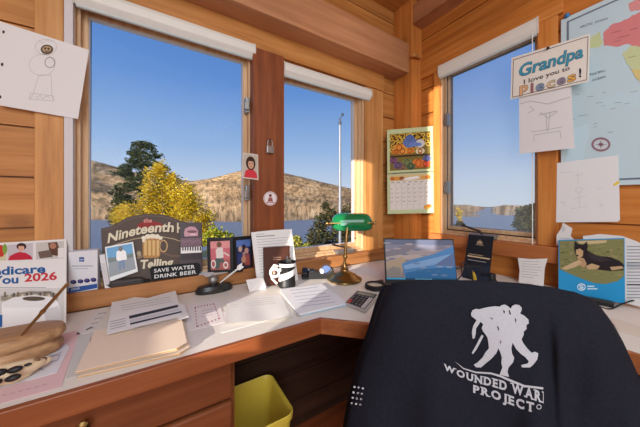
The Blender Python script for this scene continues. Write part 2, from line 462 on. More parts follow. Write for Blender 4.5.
# ================================================================== OUTSIDE
def smooth(t): t = max(0, min(1, t)); return t * t * (3 - 2 * t)
def W(px, py, d): return P(px, py, d=d)
SKYL = [(-200, 168), (60, 160), (93, 160.5), (113, 166), (135, 172), (160, 178), (192, 181), (211, 178.5), (239, 171), (262, 169), (284, 173), (300, 176.5), (322, 182), (353, 189), (390, 200), (440, 206), (456, 204.5), (470, 205), (488, 207.5), (505, 205), (529, 205.5), (560, 206), (700, 203), (1000, 200)]
def skyl(p):
    for (a, b), (c, d) in zip(SKYL, SKYL[1:]):
        if a <= p <= c: return b + (d - b) * (p - a) / (c - a)
    return 200
LZ = -14.0
def hillmat():
    m, nt, b, o = newmat('dry hillside')
    tc = nd(nt, 'ShaderNodeTexCoord')
    # the slope is mapped by its across-valley direction and its height, so scrub keeps its natural upright size
    sp_ = nd(nt, 'ShaderNodeSeparateXYZ'); nt.links.new(tc.outputs['Object'], sp_.inputs[0])
    at = nd(nt, 'ShaderNodeMath', operation='ARCTAN2'); nt.links.new(sp_.outputs[1], at.inputs[0]); nt.links.new(sp_.outputs[0], at.inputs[1])
    am = nd(nt, 'ShaderNodeMath', operation='MULTIPLY'); am.inputs[1].default_value = 450; nt.links.new(at.outputs[0], am.inputs[0])
    cm = nd(nt, 'ShaderNodeCombineXYZ'); nt.links.new(am.outputs[0], cm.inputs[0]); nt.links.new(sp_.outputs[2], cm.inputs[2])
    n1 = nd(nt, 'ShaderNodeTexNoise'); n1.inputs['Scale'].default_value = .035; n1.inputs['Detail'].default_value = 9; n1.inputs['Roughness'].default_value = .72
    nt.links.new(cm.outputs[0], n1.inputs['Vector'])
    rp = nd(nt, 'ShaderNodeValToRGB'); e = rp.color_ramp.elements
    e[0].position = .36; e[0].color = (*lin((150, 118, 84)), 1); e[1].position = .64; e[1].color = (*lin((240, 200, 150)), 1)
    k = e.new(.5); k.color = (*lin((208, 166, 120)), 1)
    nt.links.new(n1.outputs[0], rp.inputs[0])
    vo = nd(nt, 'ShaderNodeTexNoise'); vo.inputs['Scale'].default_value = .16; vo.inputs['Detail'].default_value = 5; vo.inputs['Roughness'].default_value = .75
    nt.links.new(cm.outputs[0], vo.inputs['Vector'])
    lt = nd(nt, 'ShaderNodeMapRange'); lt.inputs[1].default_value = .47; lt.inputs[2].default_value = .57
    nt.links.new(vo.outputs[0], lt.inputs[0])
    ml = nd(nt, 'ShaderNodeMath', operation='MULTIPLY'); nt.links.new(lt.outputs[0], ml.inputs[0]); ml.inputs[1].default_value = .7
    c = mixrgb(nt, rp.outputs[0], lin((88, 76, 52)), ml.outputs[0])
    c = mixrgb(nt, c, vcol(nt), 1.0, 'MULTIPLY')
    nt.links.new(c, b.inputs['Base Color']); b.inputs['Roughness'].default_value = .95; b.inputs['Specular IOR Level'].default_value = 0
    return m
cols = list(range(-200, 1000, 4)); rows = []
NR = 44
for i in range(NR + 1):
    t = i / NR; row = []
    for p in cols:
        d = 195 + t * 560 + 12 * sin(p * .021) 
        dr = 195 + 560 + 12 * sin(p * .021)
        zr = CZ + (HY - skyl(p)) / FPX * dr
        h = LZ - 1 + (zr - LZ + 1) * (t ** 1.15)
        q = W(p, 202, d)
        h += sin(pi * t) * (zr - LZ) * .22 * mnoise.noise(V((q.x * .009, q.y * .009, 0))) + sin(pi * min(1, t * 1.0)) * 3.0 * mnoise.noise(V((q.x * .03, q.y * .03, 4)))
        h += (1.2 * mnoise.noise(V((p * .11, 0, 2))) * (1 if t > .97 else 0))
        row.append(V((q.x, q.y, h)))
    rows.append(row)
tail = [V((q.x * 1.4, q.y * 1.4, LZ - 5)) for q in rows[-1]]
rows.append(tail)
tag(MB().grid(rows).build('hills', hillmat(), smooth=60, recalc=False, weld=False), kind='structure')
def watermat():
    m, nt, b, o = newmat('lake water')
    tc = nd(nt, 'ShaderNodeTexCoord'); n1 = nd(nt, 'ShaderNodeTexNoise'); n1.inputs['Scale'].default_value = .4; n1.inputs['Detail'].default_value = 4
    nt.links.new(tc.outputs['Object'], n1.inputs['Vector'])
    c = mixrgb(nt, lin((124, 128, 136)), lin((144, 148, 156)), n1.outputs[0]); nt.links.new(c, b.inputs['Base Color'])
    b.inputs['Roughness'].default_value = .35; b.inputs['Specular IOR Level'].default_value = .15
    bp = nd(nt, 'ShaderNodeBump'); bp.inputs['Strength'].default_value = .2; nt.links.new(n1.outputs[0], bp.inputs['Height']); nt.links.new(bp.outputs[0], b.inputs['Normal'])
    return m
A = [W(-400, 202, 60), W(1400, 202, 60), W(1400, 202, 700), W(-400, 202, 700)]
tag(MB().poly([V((p.x, p.y, LZ)) for p in A]).build('lake', watermat(), recalc=False), kind='structure')
rows = []
for i in range(14):
    d = 3.2 + (i / 13) ** 1.3 * 76
    rows.append([V((W(p, 202, d).x, W(p, 202, d).y, -.45 - 13.9 * (d / 79) + .25 * mnoise.noise(V((p * .03, d * .2, 0))))) for p in range(-300, 1300, 40)])
tag(MB().grid(rows).build('ground', flat('dry grass bank', (150, 138, 78), rough=.95, var=.3, vscale=2), recalc=False, weld=False, smooth=60), kind='structure')
def ground_z(d): return -.45 - 13.9 * (d / 79)

def leafmat():
    m, nt, b, o = newmat('foliage')
    c = vcol(nt); nt.links.new(c, b.inputs['Base Color']); b.inputs['Roughness'].default_value = .8; b.inputs['Specular IOR Level'].default_value = .1
    tl = nd(nt, 'ShaderNodeBsdfTranslucent'); nt.links.new(c, tl.inputs[0])
    mx = nd(nt, 'ShaderNodeMixShader'); mx.inputs[0].default_value = .35
    nt.links.new(b.outputs[0], mx.inputs[1]); nt.links.new(tl.outputs[0], mx.inputs[2]); nt.links.new(mx.outputs[0], o.inputs[0])
    return m
LEAF = leafmat()
BARK = flat('bark', (92, 72, 56), rough=.9, var=.25, vscale=8)
def tree(name, label, cat, d, base_px, blobs, nleaf, size, cols, trunk=.1, seed=1, group=None, shell=.55):
    """blobs: (px, py, rx_px, ry_px, weight) outlines of the crown's clumps, all about d metres away"""
    rnd = random.Random(seed)
    b = W(base_px, 202, d); b.z = ground_z(d)
    t = thing(name, label, cat, b, group)
    fol = MB(); cl = [lin(c) for c in cols]
    tot = sum(bl[4] if len(bl) > 4 else bl[2] * bl[3] for bl in blobs)
    limbs = []
    for bl in blobs:
        c = W(bl[0], bl[1], d); rx, ry = bl[2] * d / FPX, bl[3] * d / FPX
        dz = rnd.uniform(-.35, .35) * rx; c = c + FWD * dz; limbs.append(c)
        n = int(nleaf * (bl[4] if len(bl) > 4 else bl[2] * bl[3]) / tot)
        for _ in range(n):
            v = V((rnd.gauss(0, 1), rnd.gauss(0, 1), rnd.gauss(0, 1))).normalized() * (shell + (1 - shell) * rnd.random()) * (rnd.random() ** .25)
            p = c + RGT * (v.x * rx) + FWD * (v.y * rx) + UP * (v.z * ry)
            u, w = basis(V((rnd.gauss(0, 1), rnd.gauss(0, 1), rnd.gauss(0, 1) + .4))); s = size * rnd.uniform(.6, 1.3)
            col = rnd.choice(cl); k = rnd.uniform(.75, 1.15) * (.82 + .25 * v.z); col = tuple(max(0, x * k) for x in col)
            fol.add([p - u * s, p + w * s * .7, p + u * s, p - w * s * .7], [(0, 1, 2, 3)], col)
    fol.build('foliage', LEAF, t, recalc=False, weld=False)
    if trunk:
        top = max(limbs, key=lambda q: q.z); tr = MB()
        tr.tube([b - UP * .2, b * .6 + top * .4 - UP * 0, top], [trunk, trunk * .7, trunk * .2], 8)
        for c in limbs[:: max(1, len(limbs) // 8)]:
            s = b + (top - b) * max(.2, min(.8, (c.z - b.z) / (top.z - b.z + .01) - .15))
            tr.tube([s, c], [trunk * .3, trunk * .08], 5)
        tr.build('trunk', BARK, t)
    return t
rr = random.Random(5)
pb = []
for i in range(26):
    k = i / 25; y = 143 + k * 85; wd = 6 + 30 * k ** .7
    for s in (-1, 0, 1):
        pb.append((143 + k * 3 + s * wd * rr.uniform(.5, .95), y + rr.uniform(-2, 2) + abs(s) * 2, 5 + 6 * k + rr.random() * 4, 3.5 + 3 * k))
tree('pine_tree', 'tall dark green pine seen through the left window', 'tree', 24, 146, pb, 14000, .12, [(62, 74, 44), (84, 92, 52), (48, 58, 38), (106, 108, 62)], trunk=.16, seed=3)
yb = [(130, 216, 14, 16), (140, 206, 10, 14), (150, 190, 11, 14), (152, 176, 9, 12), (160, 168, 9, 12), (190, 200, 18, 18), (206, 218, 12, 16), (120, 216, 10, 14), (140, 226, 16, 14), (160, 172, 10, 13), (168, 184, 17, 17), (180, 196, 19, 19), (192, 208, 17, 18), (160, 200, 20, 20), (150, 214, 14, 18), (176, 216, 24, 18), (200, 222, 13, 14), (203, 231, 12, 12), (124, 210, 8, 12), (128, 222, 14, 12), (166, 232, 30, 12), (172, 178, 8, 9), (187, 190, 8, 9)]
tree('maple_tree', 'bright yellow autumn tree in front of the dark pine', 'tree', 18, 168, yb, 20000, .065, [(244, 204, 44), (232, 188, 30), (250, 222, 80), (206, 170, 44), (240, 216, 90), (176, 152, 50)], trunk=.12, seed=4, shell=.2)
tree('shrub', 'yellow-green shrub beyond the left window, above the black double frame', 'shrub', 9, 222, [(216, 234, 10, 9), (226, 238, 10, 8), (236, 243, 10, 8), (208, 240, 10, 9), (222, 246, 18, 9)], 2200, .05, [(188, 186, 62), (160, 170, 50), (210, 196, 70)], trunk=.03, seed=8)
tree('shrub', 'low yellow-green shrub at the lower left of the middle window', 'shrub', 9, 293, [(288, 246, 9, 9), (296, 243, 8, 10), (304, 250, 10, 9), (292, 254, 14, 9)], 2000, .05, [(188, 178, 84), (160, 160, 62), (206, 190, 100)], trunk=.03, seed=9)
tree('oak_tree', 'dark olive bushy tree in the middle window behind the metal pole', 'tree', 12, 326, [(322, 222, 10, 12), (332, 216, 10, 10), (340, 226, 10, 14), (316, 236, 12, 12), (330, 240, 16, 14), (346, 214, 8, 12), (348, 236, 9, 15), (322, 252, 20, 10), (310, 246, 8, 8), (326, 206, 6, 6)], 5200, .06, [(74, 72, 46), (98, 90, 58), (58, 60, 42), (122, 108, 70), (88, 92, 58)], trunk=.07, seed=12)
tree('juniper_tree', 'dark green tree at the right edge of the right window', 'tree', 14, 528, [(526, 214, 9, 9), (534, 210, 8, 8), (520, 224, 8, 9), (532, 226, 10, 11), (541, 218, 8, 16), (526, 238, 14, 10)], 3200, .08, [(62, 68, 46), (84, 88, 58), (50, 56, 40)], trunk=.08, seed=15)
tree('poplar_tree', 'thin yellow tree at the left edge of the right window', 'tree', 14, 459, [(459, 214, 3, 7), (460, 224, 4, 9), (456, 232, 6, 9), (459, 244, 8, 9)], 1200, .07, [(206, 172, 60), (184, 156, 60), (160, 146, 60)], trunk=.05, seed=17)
# the pole
dp = 5.0; pb_ = W(340, 202, dp); pb_.z = ground_z(dp)
pole = thing('metal_pole', 'thin grey metal pole with a small bracket on top, outside the middle window', 'pole', pb_)
top = W(340, 122, dp)
MB().tube([pb_ - UP * .1, V((pb_.x, pb_.y, 1.4)), top], [.03, .027, .022], 12).build('shaft', flat('galvanised pole', (138, 138, 144), rough=.4, metal=.2), pole, smooth=40)
MB().lathe(top, [(.026, -.06), (.03, -.02), (.03, .01), (.012, .02), (.01, .05)], 12).build('collar', flat('pole top grey', (66, 66, 72), rough=.5), pole, smooth=40)
MB().tube([top + UP * .03, top + RGT * .02 + UP * .10, top + RGT * .05 + UP * .13], .010, 8).ball(top + RGT * .05 + UP * .15, .03, 8, sc=(1, .7, 1)).tube([top + UP * .04, top - RGT * .03 + UP * .08], .008, 8).build('bracket', flat('pole top grey', (66, 66, 72)), pole, smooth=50)
# ================================================================== DESK
DZ = .75
LAM = flat('white laminate', (226, 218, 208), rough=.35, spec=.4, var=.02)
EDGE = wood('cherry edge', (112, 58, 32), (142, 78, 44), (162, 98, 60), axis=0, knots=0, rough=.35)
EDGED = wood('cherry edge diagonal', (124, 70, 40), (158, 94, 56), (176, 114, 74), axis=0, knots=0, rough=.35)
DRW = wood('cherry drawer', (100, 52, 29), (128, 70, 40), (146, 86, 52), axis=0, knots=0, rough=.35, spec=.35)
DARKW = wood('dark stained panel', (44, 27, 20), (64, 40, 29), (82, 53, 38), axis=0, knots=.2, rough=.5)
BRASS = flat('brass', (178, 146, 90), rough=.28, metal=1.0, var=.05)
P0 = V((.484, .774, 0)); Q0 = V((1.118, .140, 0))
desk = thing('corner_desk', 'built-in corner desk with a white top and reddish wood edge', 'desk', V((.9, .9, 0)))
out = [V((XB + .002, .774, 0)), P0, Q0, V((1.118, -2.0, 0)), V((1.643, -2.0, 0)), V((1.643, 1.300, 0)), V((XB + .002, 1.300, 0))]
MB().prism([p + UP * .712 for p in out], UP * (DZ - .712)).build('desktop', LAM, desk)
def strip(a, b, z0, z1, th, mat, name, ext=.0, z=None):
    d = (b - a).normalized(); n = V((d.y, -d.x, 0))
    if n.dot(V((0, 0, 0)) - a) < 0: n = -n
    a2 = a - d * ext; b2 = b + d * ext
    return MB().hexa([a + UP * z0, b + UP * z0, b2 + n * th + UP * z0, a2 + n * th + UP * z0, a + UP * z1, b + UP * z1, b2 + n * th + UP * z1, a2 + n * th + UP * z1]).build(name, mat, desk, bevel=.003)
strip(out[0], P0, .696, DZ + .001, .016, EDGE, 'edge_band', 0)
strip(P0, Q0, .696, DZ + .001, .016, EDGED, 'edge_band', -.006)
strip(Q0, out[3], .696, DZ + .001, .016, EDGED, 'edge_band', 0)
mp = MB(); rnd = random.Random(2)
for k in range(5):
    z0 = .0 + k * .14; c = rnd.uniform(.85, 1.1)
    mp.box(.20, 1.30, 1.17, 1.19, z0 + .002, min(.70, z0 + .138), (c, c, c))
mp.box(.20, 1.30, 1.175, 1.185, 0, .70, (.3, .3, .3))
mp.build('modesty_panel', DARKW, desk, weld=False)
MB().box(1.29, 1.31, -1.9, 1.16, 0, .70).build('modesty_panel', DARKW, desk)
MB().box(.21, .25, 1.13, 1.168, 0, .70, (.5, .5, .5)).build('leg', DARKW, desk)

cab = thing('drawer_cabinet', 'reddish wood drawer cabinet under the left half of the desk', 'cabinet', V((-.35, 1.0, 0)))
MB().box(-1.20, .190, .812, 1.28, .0, .694).build('carcass', DRW, cab, bevel=.003)
for x0, x1 in ((-1.19, -.505), (-.495, .178)):
    for z0, z1 in ((.572, .686), (.352, .560), (.08, .340)):
        dr = MB().box(x0, x1, .790, .811, z0, z1).build('drawer', DRW, cab, bevel=.006)
        c = V(((x0 + x1) / 2, .790, (z0 + z1) / 2 + .026))
        MB().lathe(c, [(.006, 0), (.006, .010), (.013, .016), (.015, .022), (.010, .028), (.0, .029)], 16, ax=V((0, -1, 0))).build('knob', BRASS, dr, smooth=40)['label'] = 'round brass knob'

# waste bin -----------------------------------------------------------
YEL = flat('yellow plastic', (226, 194, 74), rough=.35, var=.04)
binr = thing('waste_bin', 'yellow plastic waste bin standing in the kneehole under the desk', 'bin', V((.30, 1.0, 0)))
def rrect(cx, cy, hx, hy, r, z, n=6):
    pts = []
    for (sx, sy, a0) in ((1, 1, 0), (-1, 1, 90), (-1, -1, 180), (1, -1, 270)):
        for i in range(n + 1):
            a = radians(a0 + 90 * i / n); pts.append(V((cx + sx * (hx - r) + r * cos(a), cy + sy * (hy - r) + r * sin(a), z)))
    return pts
def loft(mb, loops, cap0=True, cap1=False):
    n = len(loops[0]); vs = [p for l in loops for p in l]
    fs = [(i * n + k, i * n + (k + 1) % n, (i + 1) * n + (k + 1) % n, (i + 1) * n + k) for i in range(len(loops) - 1) for k in range(n)]
    if cap0: fs.append(list(range(n)))
    if cap1: fs.append(list(range((len(loops) - 1) * n, len(loops) * n)))
    mb.add(vs, fs)
bx, by = .315, 1.002
mb = MB(); loft(mb, [rrect(bx, by, .088, .105, .03, .002), rrect(bx, by, .112, .128, .035, .335), rrect(bx, by, .109, .125, .033, .335), rrect(bx, by, .085, .102, .028, .006)], True, True)
mb.build('bin_body', YEL, binr, smooth=40)
mb = MB(); loft(mb, [rrect(bx, by, .112, .128, .035, .330), rrect(bx, by, .118, .134, .038, .333), rrect(bx, by, .119, .135, .038, .355), rrect(bx, by, .115, .131, .036, .358), rrect(bx, by, .111, .127, .034, .352), rrect(bx, by, .109, .125, .034, .333)], False, False)
mb.build('rim', YEL, binr, smooth=50)

# ================================================================== CHAIR AND BLANKET
NAVY = flat('navy fleece', (33, 34, 42), rough=.95, spec=.08, var=.3, vscale=160, bump=.3)
TOPC = [(388, 288), (391, 284.5), (398, 282), (420, 280.3), (450, 279.8), (485, 280.5), (520, 283), (550, 287), (575, 292), (590, 298), (600, 306), (606, 314)]
LEFTC = [(388, 288), (381, 306), (374, 330), (366, 353), (358, 380), (350, 410), (344, 440), (338, 480), (334, 520)]
RIGHTC = [(606, 314), (614, 325), (623, 341), (632, 360), (641, 380), (653, 408), (664, 440), (678, 480), (690, 520)]
def arc(curve, t):
    L = [0]
    for a, b in zip(curve, curve[1:]): L.append(L[-1] + math.hypot(b[0] - a[0], b[1] - a[1]))
    s = t * L[-1]
    for i in range(len(curve) - 1):
        if s <= L[i + 1] + 1e-9:
            k = (s - L[i]) / (L[i + 1] - L[i]); return V((curve[i][0] + (curve[i + 1][0] - curve[i][0]) * k, curve[i][1] + (curve[i + 1][1] - curve[i][1]) * k))
    return V(curve[-1])
def coons(u, v):
    T = arc(TOPC, u); B = V((334 + 356 * u, 520 + 8 * sin(u * 9))); L = arc(LEFTC, v); R = arc(RIGHTC, v)
    bil_ = (V(TOPC[0]) * (1 - u) + V(TOPC[-1]) * u) * (1 - v) + (V(LEFTC[-1]) * (1 - u) + V(RIGHTC[-1]) * u) * v
    return T * (1 - v) + B * v + L * (1 - u) + R * u - bil_
def bdepth(px, py):
    d = .575 - .00042 * (px - 490)
    k = max(0, min(1, (py - 300) / 200))
    d -= .035 * k                                              # cloth hangs a little out at the bottom
    d += k * (.012 * sin((px - .25 * py) / 15.0 + 1) + .007 * sin(px / 8.5 + py / 40))
    d += .007 * math.exp(-((px - 549 - .08 * (py - 340)) / 5.0) ** 2) * smooth((py - 300) / 60)  # crease cutting the wording
    d -= .008 * smooth((px - 551) / 10) * smooth((py - 300) / 60)
    return d
def bpoint(u, v):
    q = coons(u, v); d = bdepth(q.x, q.y)
    d += .05 * abs(2 * u - 1) ** 7 + .035 * (1 - v) ** 14
    return P(q.x, q.y, d=d)
CF = (FWD * .95 + V((.1, .1, 0))).normalized()
NU, NV = 110, 70
front = [[bpoint(i / NU, (j / NV) ** 1.25) for i in range(NU + 1)] for j in range(NV + 1)]
mb = MB(); mb.grid(front)
cen = sum((r[NU // 2] for r in front[:20]), V()) / 20
def off(p, k, out_):
    o = p - (cen + UP * -.05); o = o - CF * o.dot(CF)
    o = o.normalized() if o.length > 0 else o
    return p + CF * k - UP * (.42 * k) + o * out_
bord = [front[j][0] for j in range(NV, -1, -1)] + front[0][1:] + [front[j][NU] for j in range(1, NV + 1)]
rings = [bord]
for k, o in ((.015, .001), (.035, .0), (.06, -.004), (.09, -.010), (.115, -.02)): rings.append([off(p, k, o) for p in bord])
mb.grid(rings)
back = [[off(p, .115, -.02) if (i in (0, NU) or j == 0) else p + CF * .115 - UP * .048 for i, p in enumerate(r)] for j, r in enumerate(front)]
mb.grid(back)
blk = thing('fleece_blanket', 'large navy fleece blanket with a white soldiers emblem, draped over the chair back', 'blanket', cen - UP * .3)
mb.build('cloth', NAVY, blk, smooth=80)
WHF = flat('white print on fleece', (184, 184, 188), rough=.9, var=.12, vscale=200)
# emblem drawn in photo coordinates, then laid on the cloth
def lay(polys, name, lift=.0025, mat=WHF, step=3.0):
    """polys: list of (pts2d, faces, tint) in photo pixels; triangles are cut small so the print follows the folds"""
    bm = bmesh.new()
    for e in polys:
        pts, fs = e[0], e[1]; mi = 1 if len(e) > 2 else 0
        vv = [bm.verts.new((a, b, 0)) for a, b in pts]
        for f in fs:
            try: bm.faces.new([vv[i] for i in f]).material_index = mi
            except ValueError: pass
    bmesh.ops.triangulate(bm, faces=bm.faces)
    for _ in range(5):
        e = [e for e in bm.edges if (e.verts[0].co - e.verts[1].co).length > step]
        if not e: break
        bmesh.ops.subdivide_edges(bm, edges=e, cuts=1); bmesh.ops.triangulate(bm, faces=[f for f in bm.faces if len(f.verts) > 3])
    m2 = MB()
    for v in bm.verts:
        v.index = len(m2.v); q = v.co; r = P(q.x, q.y, d=bdepth(q.x, q.y) + .0008)
        k = lift + (.0009 if any(f.material_index for f in v.link_faces) else 0)
        m2.v.append(r - (r - EYE).normalized() * k)
    for f in bm.faces: m2.f.append([v.index for v in f.verts]); m2.c.append((.03, .03, .035) if f.material_index else WHITE)
    bm.free()
    return m2.build(name, mat, blk, recalc=False, weld=False)
K = 140 / 460
def cp(pts): return [(430 + a * K, 290 + b * K) for a, b in pts]
K2 = 125 / 445
def cq2(pts): return [(435 + a * K2, 300 + b * K2) for a, b in pts]
sil = [(128, 48), (134, 36), (146, 31), (158, 33), (168, 30), (190, 25), (215, 22), (230, 24), (238, 18), (250, 16), (262, 24), (270, 31), (274, 22), (286, 16), (300, 18), (309, 28), (307, 40), (303, 48), (318, 56), (333, 70), (334, 84), (326, 88), (326, 104), (316, 112), (316, 124), (308, 140), (316, 156), (328, 172), (344, 188), (356, 184), (368, 190), (364, 212), (350, 230), (338, 240), (310, 240), (306, 232), (330, 226), (334, 218), (322, 204), (306, 192), (290, 176), (276, 152), (272, 170), (274, 190), (282, 206), (278, 222), (262, 240), (258, 256), (264, 274), (230, 266), (240, 240), (236, 225), (238, 205), (232, 185), (226, 172), (218, 190), (200, 210), (180, 226), (164, 240), (146, 240), (138, 230), (152, 222), (170, 204), (180, 186), (192, 172), (190, 150), (186, 132), (178, 120), (171, 112), (166, 100), (172, 86), (162, 78), (154, 90), (146, 102), (145, 120), (141, 136), (134, 138), (131, 115), (136, 92), (148, 72), (138, 64), (130, 58)]
gun = [(166, 124), (173, 128), (158, 158), (145, 180), (135, 193), (131, 188), (146, 162), (158, 138)]
sw = [(80, 233), (110, 256), (150, 268), (200, 271), (230, 279), (270, 296), (310, 312), (372, 320)]
sw2 = [(372, 327), (310, 319), (270, 304), (230, 286), (200, 277), (150, 273), (110, 260)]
from mathutils.geometry import tessellate_polygon
def tess(pts): return (pts, [list(t) for t in tessellate_polygon([[V((x, y, 0)) for x, y in pts]])])
gp = [[(221, 93), (226, 95), (229, 108), (225, 108)], [(262, 34), (267, 38), (271, 52), (266, 50)], [(244, 34), (249, 40), (248, 48), (243, 44)], [(196, 60), (206, 66), (204, 70)], [(284, 62), (290, 72), (287, 82)], [(232, 140), (236, 152), (232, 156)]]
lay([tess(cq2(sil)), tess(cq2(gun)), (cp(sw + sw2), [[i, i + 1, 14 - i] + ([15 - i] if i > 0 else []) for i in range(7)])] + [tess(cq2(g)) + (1,) for g in gp], 'emblem')
SERIF = {'W': [(0, 1), (1, 1)], 'U': [(.08, 1), (.92, 1)], 'N': [(.06, 1), (.06, 0), (.94, 1)], 'D': [(.05, 1), (.05, 0)], 'E': [(.05, 1), (.05, 0)], 'A': [(.03, 0), (.97, 0)], 'R': [(.05, 1), (.05, 0), (.97, 0)], 'P': [(.08, 1), (.08, 0)], 'J': [(.85, 1)], 'T': [(.5, 0)]}
def line_text(body, pts, h0, h1, bold=.04, xmax=1e9):
    """slab-serif letters set one after another along a photo-space baseline"""
    out_, x = [], 0.0; gl = []
    for chh in body:
        if chh == ' ': x += .30; continue
        vs, fs = text_tris(chh, bold); a0 = min(p[0] for p in vs); a1 = max(p[0] for p in vs); wq = (a1 - a0) * .92
        vs = [(x + (p[0] - a0) * .92, p[1]) for p in vs]
        for fx, top in SERIF.get(chh, []):
            c = x + wq * fx; y0 = .645 if top else -.015; n0 = len(vs)
            vs += [(c - .13, y0), (c + .13, y0), (c + .13, y0 + .085), (c - .13, y0 + .085)]; fs = fs + [[n0, n0 + 1, n0 + 2, n0 + 3]]
        gl.append((vs, fs)); x += wq + .15
    W_ = x - .15; res = []
    for vs, fs in gl:
        q = []
        for gx, gy in vs:
            t = max(0, min(1, gx / W_)); b = arc(pts, t); h = h0 + (h1 - h0) * t
            q.append((min(b.x, xmax), b.y - gy / .72 * h))
        res.append((q, fs))
    return res
lay(line_text('WOUNDED WARR', cp([(46, 260), (88, 281), (150, 304), (200, 315), (250, 330), (300, 346), (345, 362), (393, 376)]), 5.6, 11.4, xmax=543.6), 'lettering', step=2.5)
lay(line_text('PROJECT', cp([(142, 336), (200, 352), (262, 374), (300, 389), (342, 402)]), 7.4, 9.4), 'lettering', step=2.5)
lay([([(430 + K * (358 + r * cos(a)), 290 + K * (384 + r * sin(a))) for r in (6, 8.5) for a in [2 * pi * i / 12 for i in range(12)]], [(i, (i + 1) % 12, 12 + (i + 1) % 12, 12 + i) for i in range(12)])], 'registered_mark')
dots = []
for r in range(4):
    for c in range(3):
        x, y = 354.5 + c * 4.2 - r * .9, 387 + r * 5.4 + c * .7
        dots.append(([(x + 1.15 * cos(2 * pi * i / 8), y + 1.15 * sin(2 * pi * i / 8)) for i in range(8)], [list(range(8))]))
def lay_uv(polys, name):
    m2 = MB()
    for pts, fs in polys:
        vs = []
        for a, b in pts:
            # find the cloth point under this pixel
            best = None
            for j in range(20, 60):
                for i in range(0, 14):
                    q = coons(i / NU, (j / NV) ** 1.25); e = (q.x - a) ** 2 + (q.y - b) ** 2
                    if best is None or e < best[0]: best = (e, front[j][i])
            d = (best[1] - EYE).dot(FWD); vs.append(P(a, b, d=d - .006))
        m2.add(vs, fs)
    return m2.build(name, WHF, blk, recalc=False)
lay_uv(dots, 'dot_print')
# the chair under it
CHB = flat('black chair leather', (30, 29, 30), rough=.5)
s_c = cen + CF * .062; sd = CF.cross(UP).normalized()
ch = thing('office_chair', 'black office chair almost hidden under the navy blanket', 'chair', V((s_c.x + CF.x * .25, s_c.y + CF.y * .25, 0)))
ztop = front[0][NU // 2].z
MB().obox(V((s_c.x, s_c.y, ztop - .27)) + CF * .01, sd, CF, UP, .17, .028, .24).build('backrest', CHB, ch, bevel=.025)
sc_ = V((s_c.x + CF.x * .28, s_c.y + CF.y * .28, .44))
MB().obox(sc_, sd, CF, UP, .235, .22, .04).build('seat', CHB, ch, bevel=.03)
MB().tube([V((s_c.x, s_c.y, .55)) + CF * .02, V((s_c.x, s_c.y, .40)) + CF * .02, sc_ - CF * .1 - UP * .05], .018, 8).build('back_bracket', BLACKP, ch, smooth=50)
MB().tube([sc_ - UP * .04, V((sc_.x, sc_.y, .09))], [.03, .025], 14).build('gas_column', GREYM, ch, smooth=40)
for k in range(5):
    a = 2 * pi * k / 5 + .3; e = V((sc_.x + .27 * cos(a), sc_.y + .27 * sin(a), .075))
    l = MB().tube([V((sc_.x, sc_.y, .10)), e], [.03, .018], 8).build('leg', BLACKP, ch, smooth=50)
    dx = V((-sin(a), cos(a), 0))
    MB().lathe(V((e.x, e.y, .027)) - dx * .018, [(.018, 0), (.026, .004), (.026, .032), (.018, .036)], 14, ax=dx).build('caster', BLACKP, l, smooth=40)
# ================================================================== THINGS ON THE WALLS
def wall_art(px_quad, fn, thick=.0012, col=(232, 226, 220), nrm_=None):
    n = nrm_ if nrm_ is not None else (fn(0, 0) - fn(0, 0))
    a = Art(fn, n); a.base(px_quad, col, thick); return a
onL = lambda y: (lambda a, b: P(a, b, y=y))
onR = lambda x: (lambda a, b: P(a, b, x=x))
NL, NRt = V((0, -1, 0)), V((-1, 0, 0))

# pencil drawing, upper left
q = [(-1, 21), (89, 50), (78, 119), (-2, 105)]
a = Art(onL(1.332), NL); a.base(q, (226, 220, 216), .001)
for x, y in ((3.6, 32), (2.2, 64.5), (.3, 97)): a.ell(x, y, 1.3, 1.7, (70, 55, 45), 1)
g = (196, 190, 186)
a.ell(47, 49.5, 6.3, 4.8, (96, 78, 62), 2); a.ell(47, 49.3, 4.6, 3.2, (180, 150, 116), 3)
a.ell(45.3, 48.5, 1, 1, (50, 42, 38), 4); a.ell(48.6, 48.9, 1, 1, (50, 42, 38), 4); a.line([(45, 51), (47.5, 51.8), (49.5, 50.8)], .7, (60, 48, 40), 4)
a.ring(46, 47, 11, 8, .6, g); a.ring(50, 62.5, 5.4, 5.6, .9, (164, 158, 154)); a.ring(42, 65, 13, 11, .5, g)
a.line([(39, 75), (33, 95), (30, 100)], .6, g); a.line([(51, 74), (52, 96), (54, 101)], .6, g); a.line([(38, 75), (51, 75)], .6, g)
a.line([(29, 99), (54, 101), (53, 96), (31, 93), (29, 99)], .6, g); a.line([(35, 96), (38, 98), (40, 95), (43, 99), (46, 96), (50, 98)], .6, g)
a.line([(38, 41), (43, 43), (47, 40), (52, 42)], .5, g)
tag(a.build('drawing_sheet'), 'sheet of paper with a pencil figure, pinned on the wall left of the left window', 'drawing')

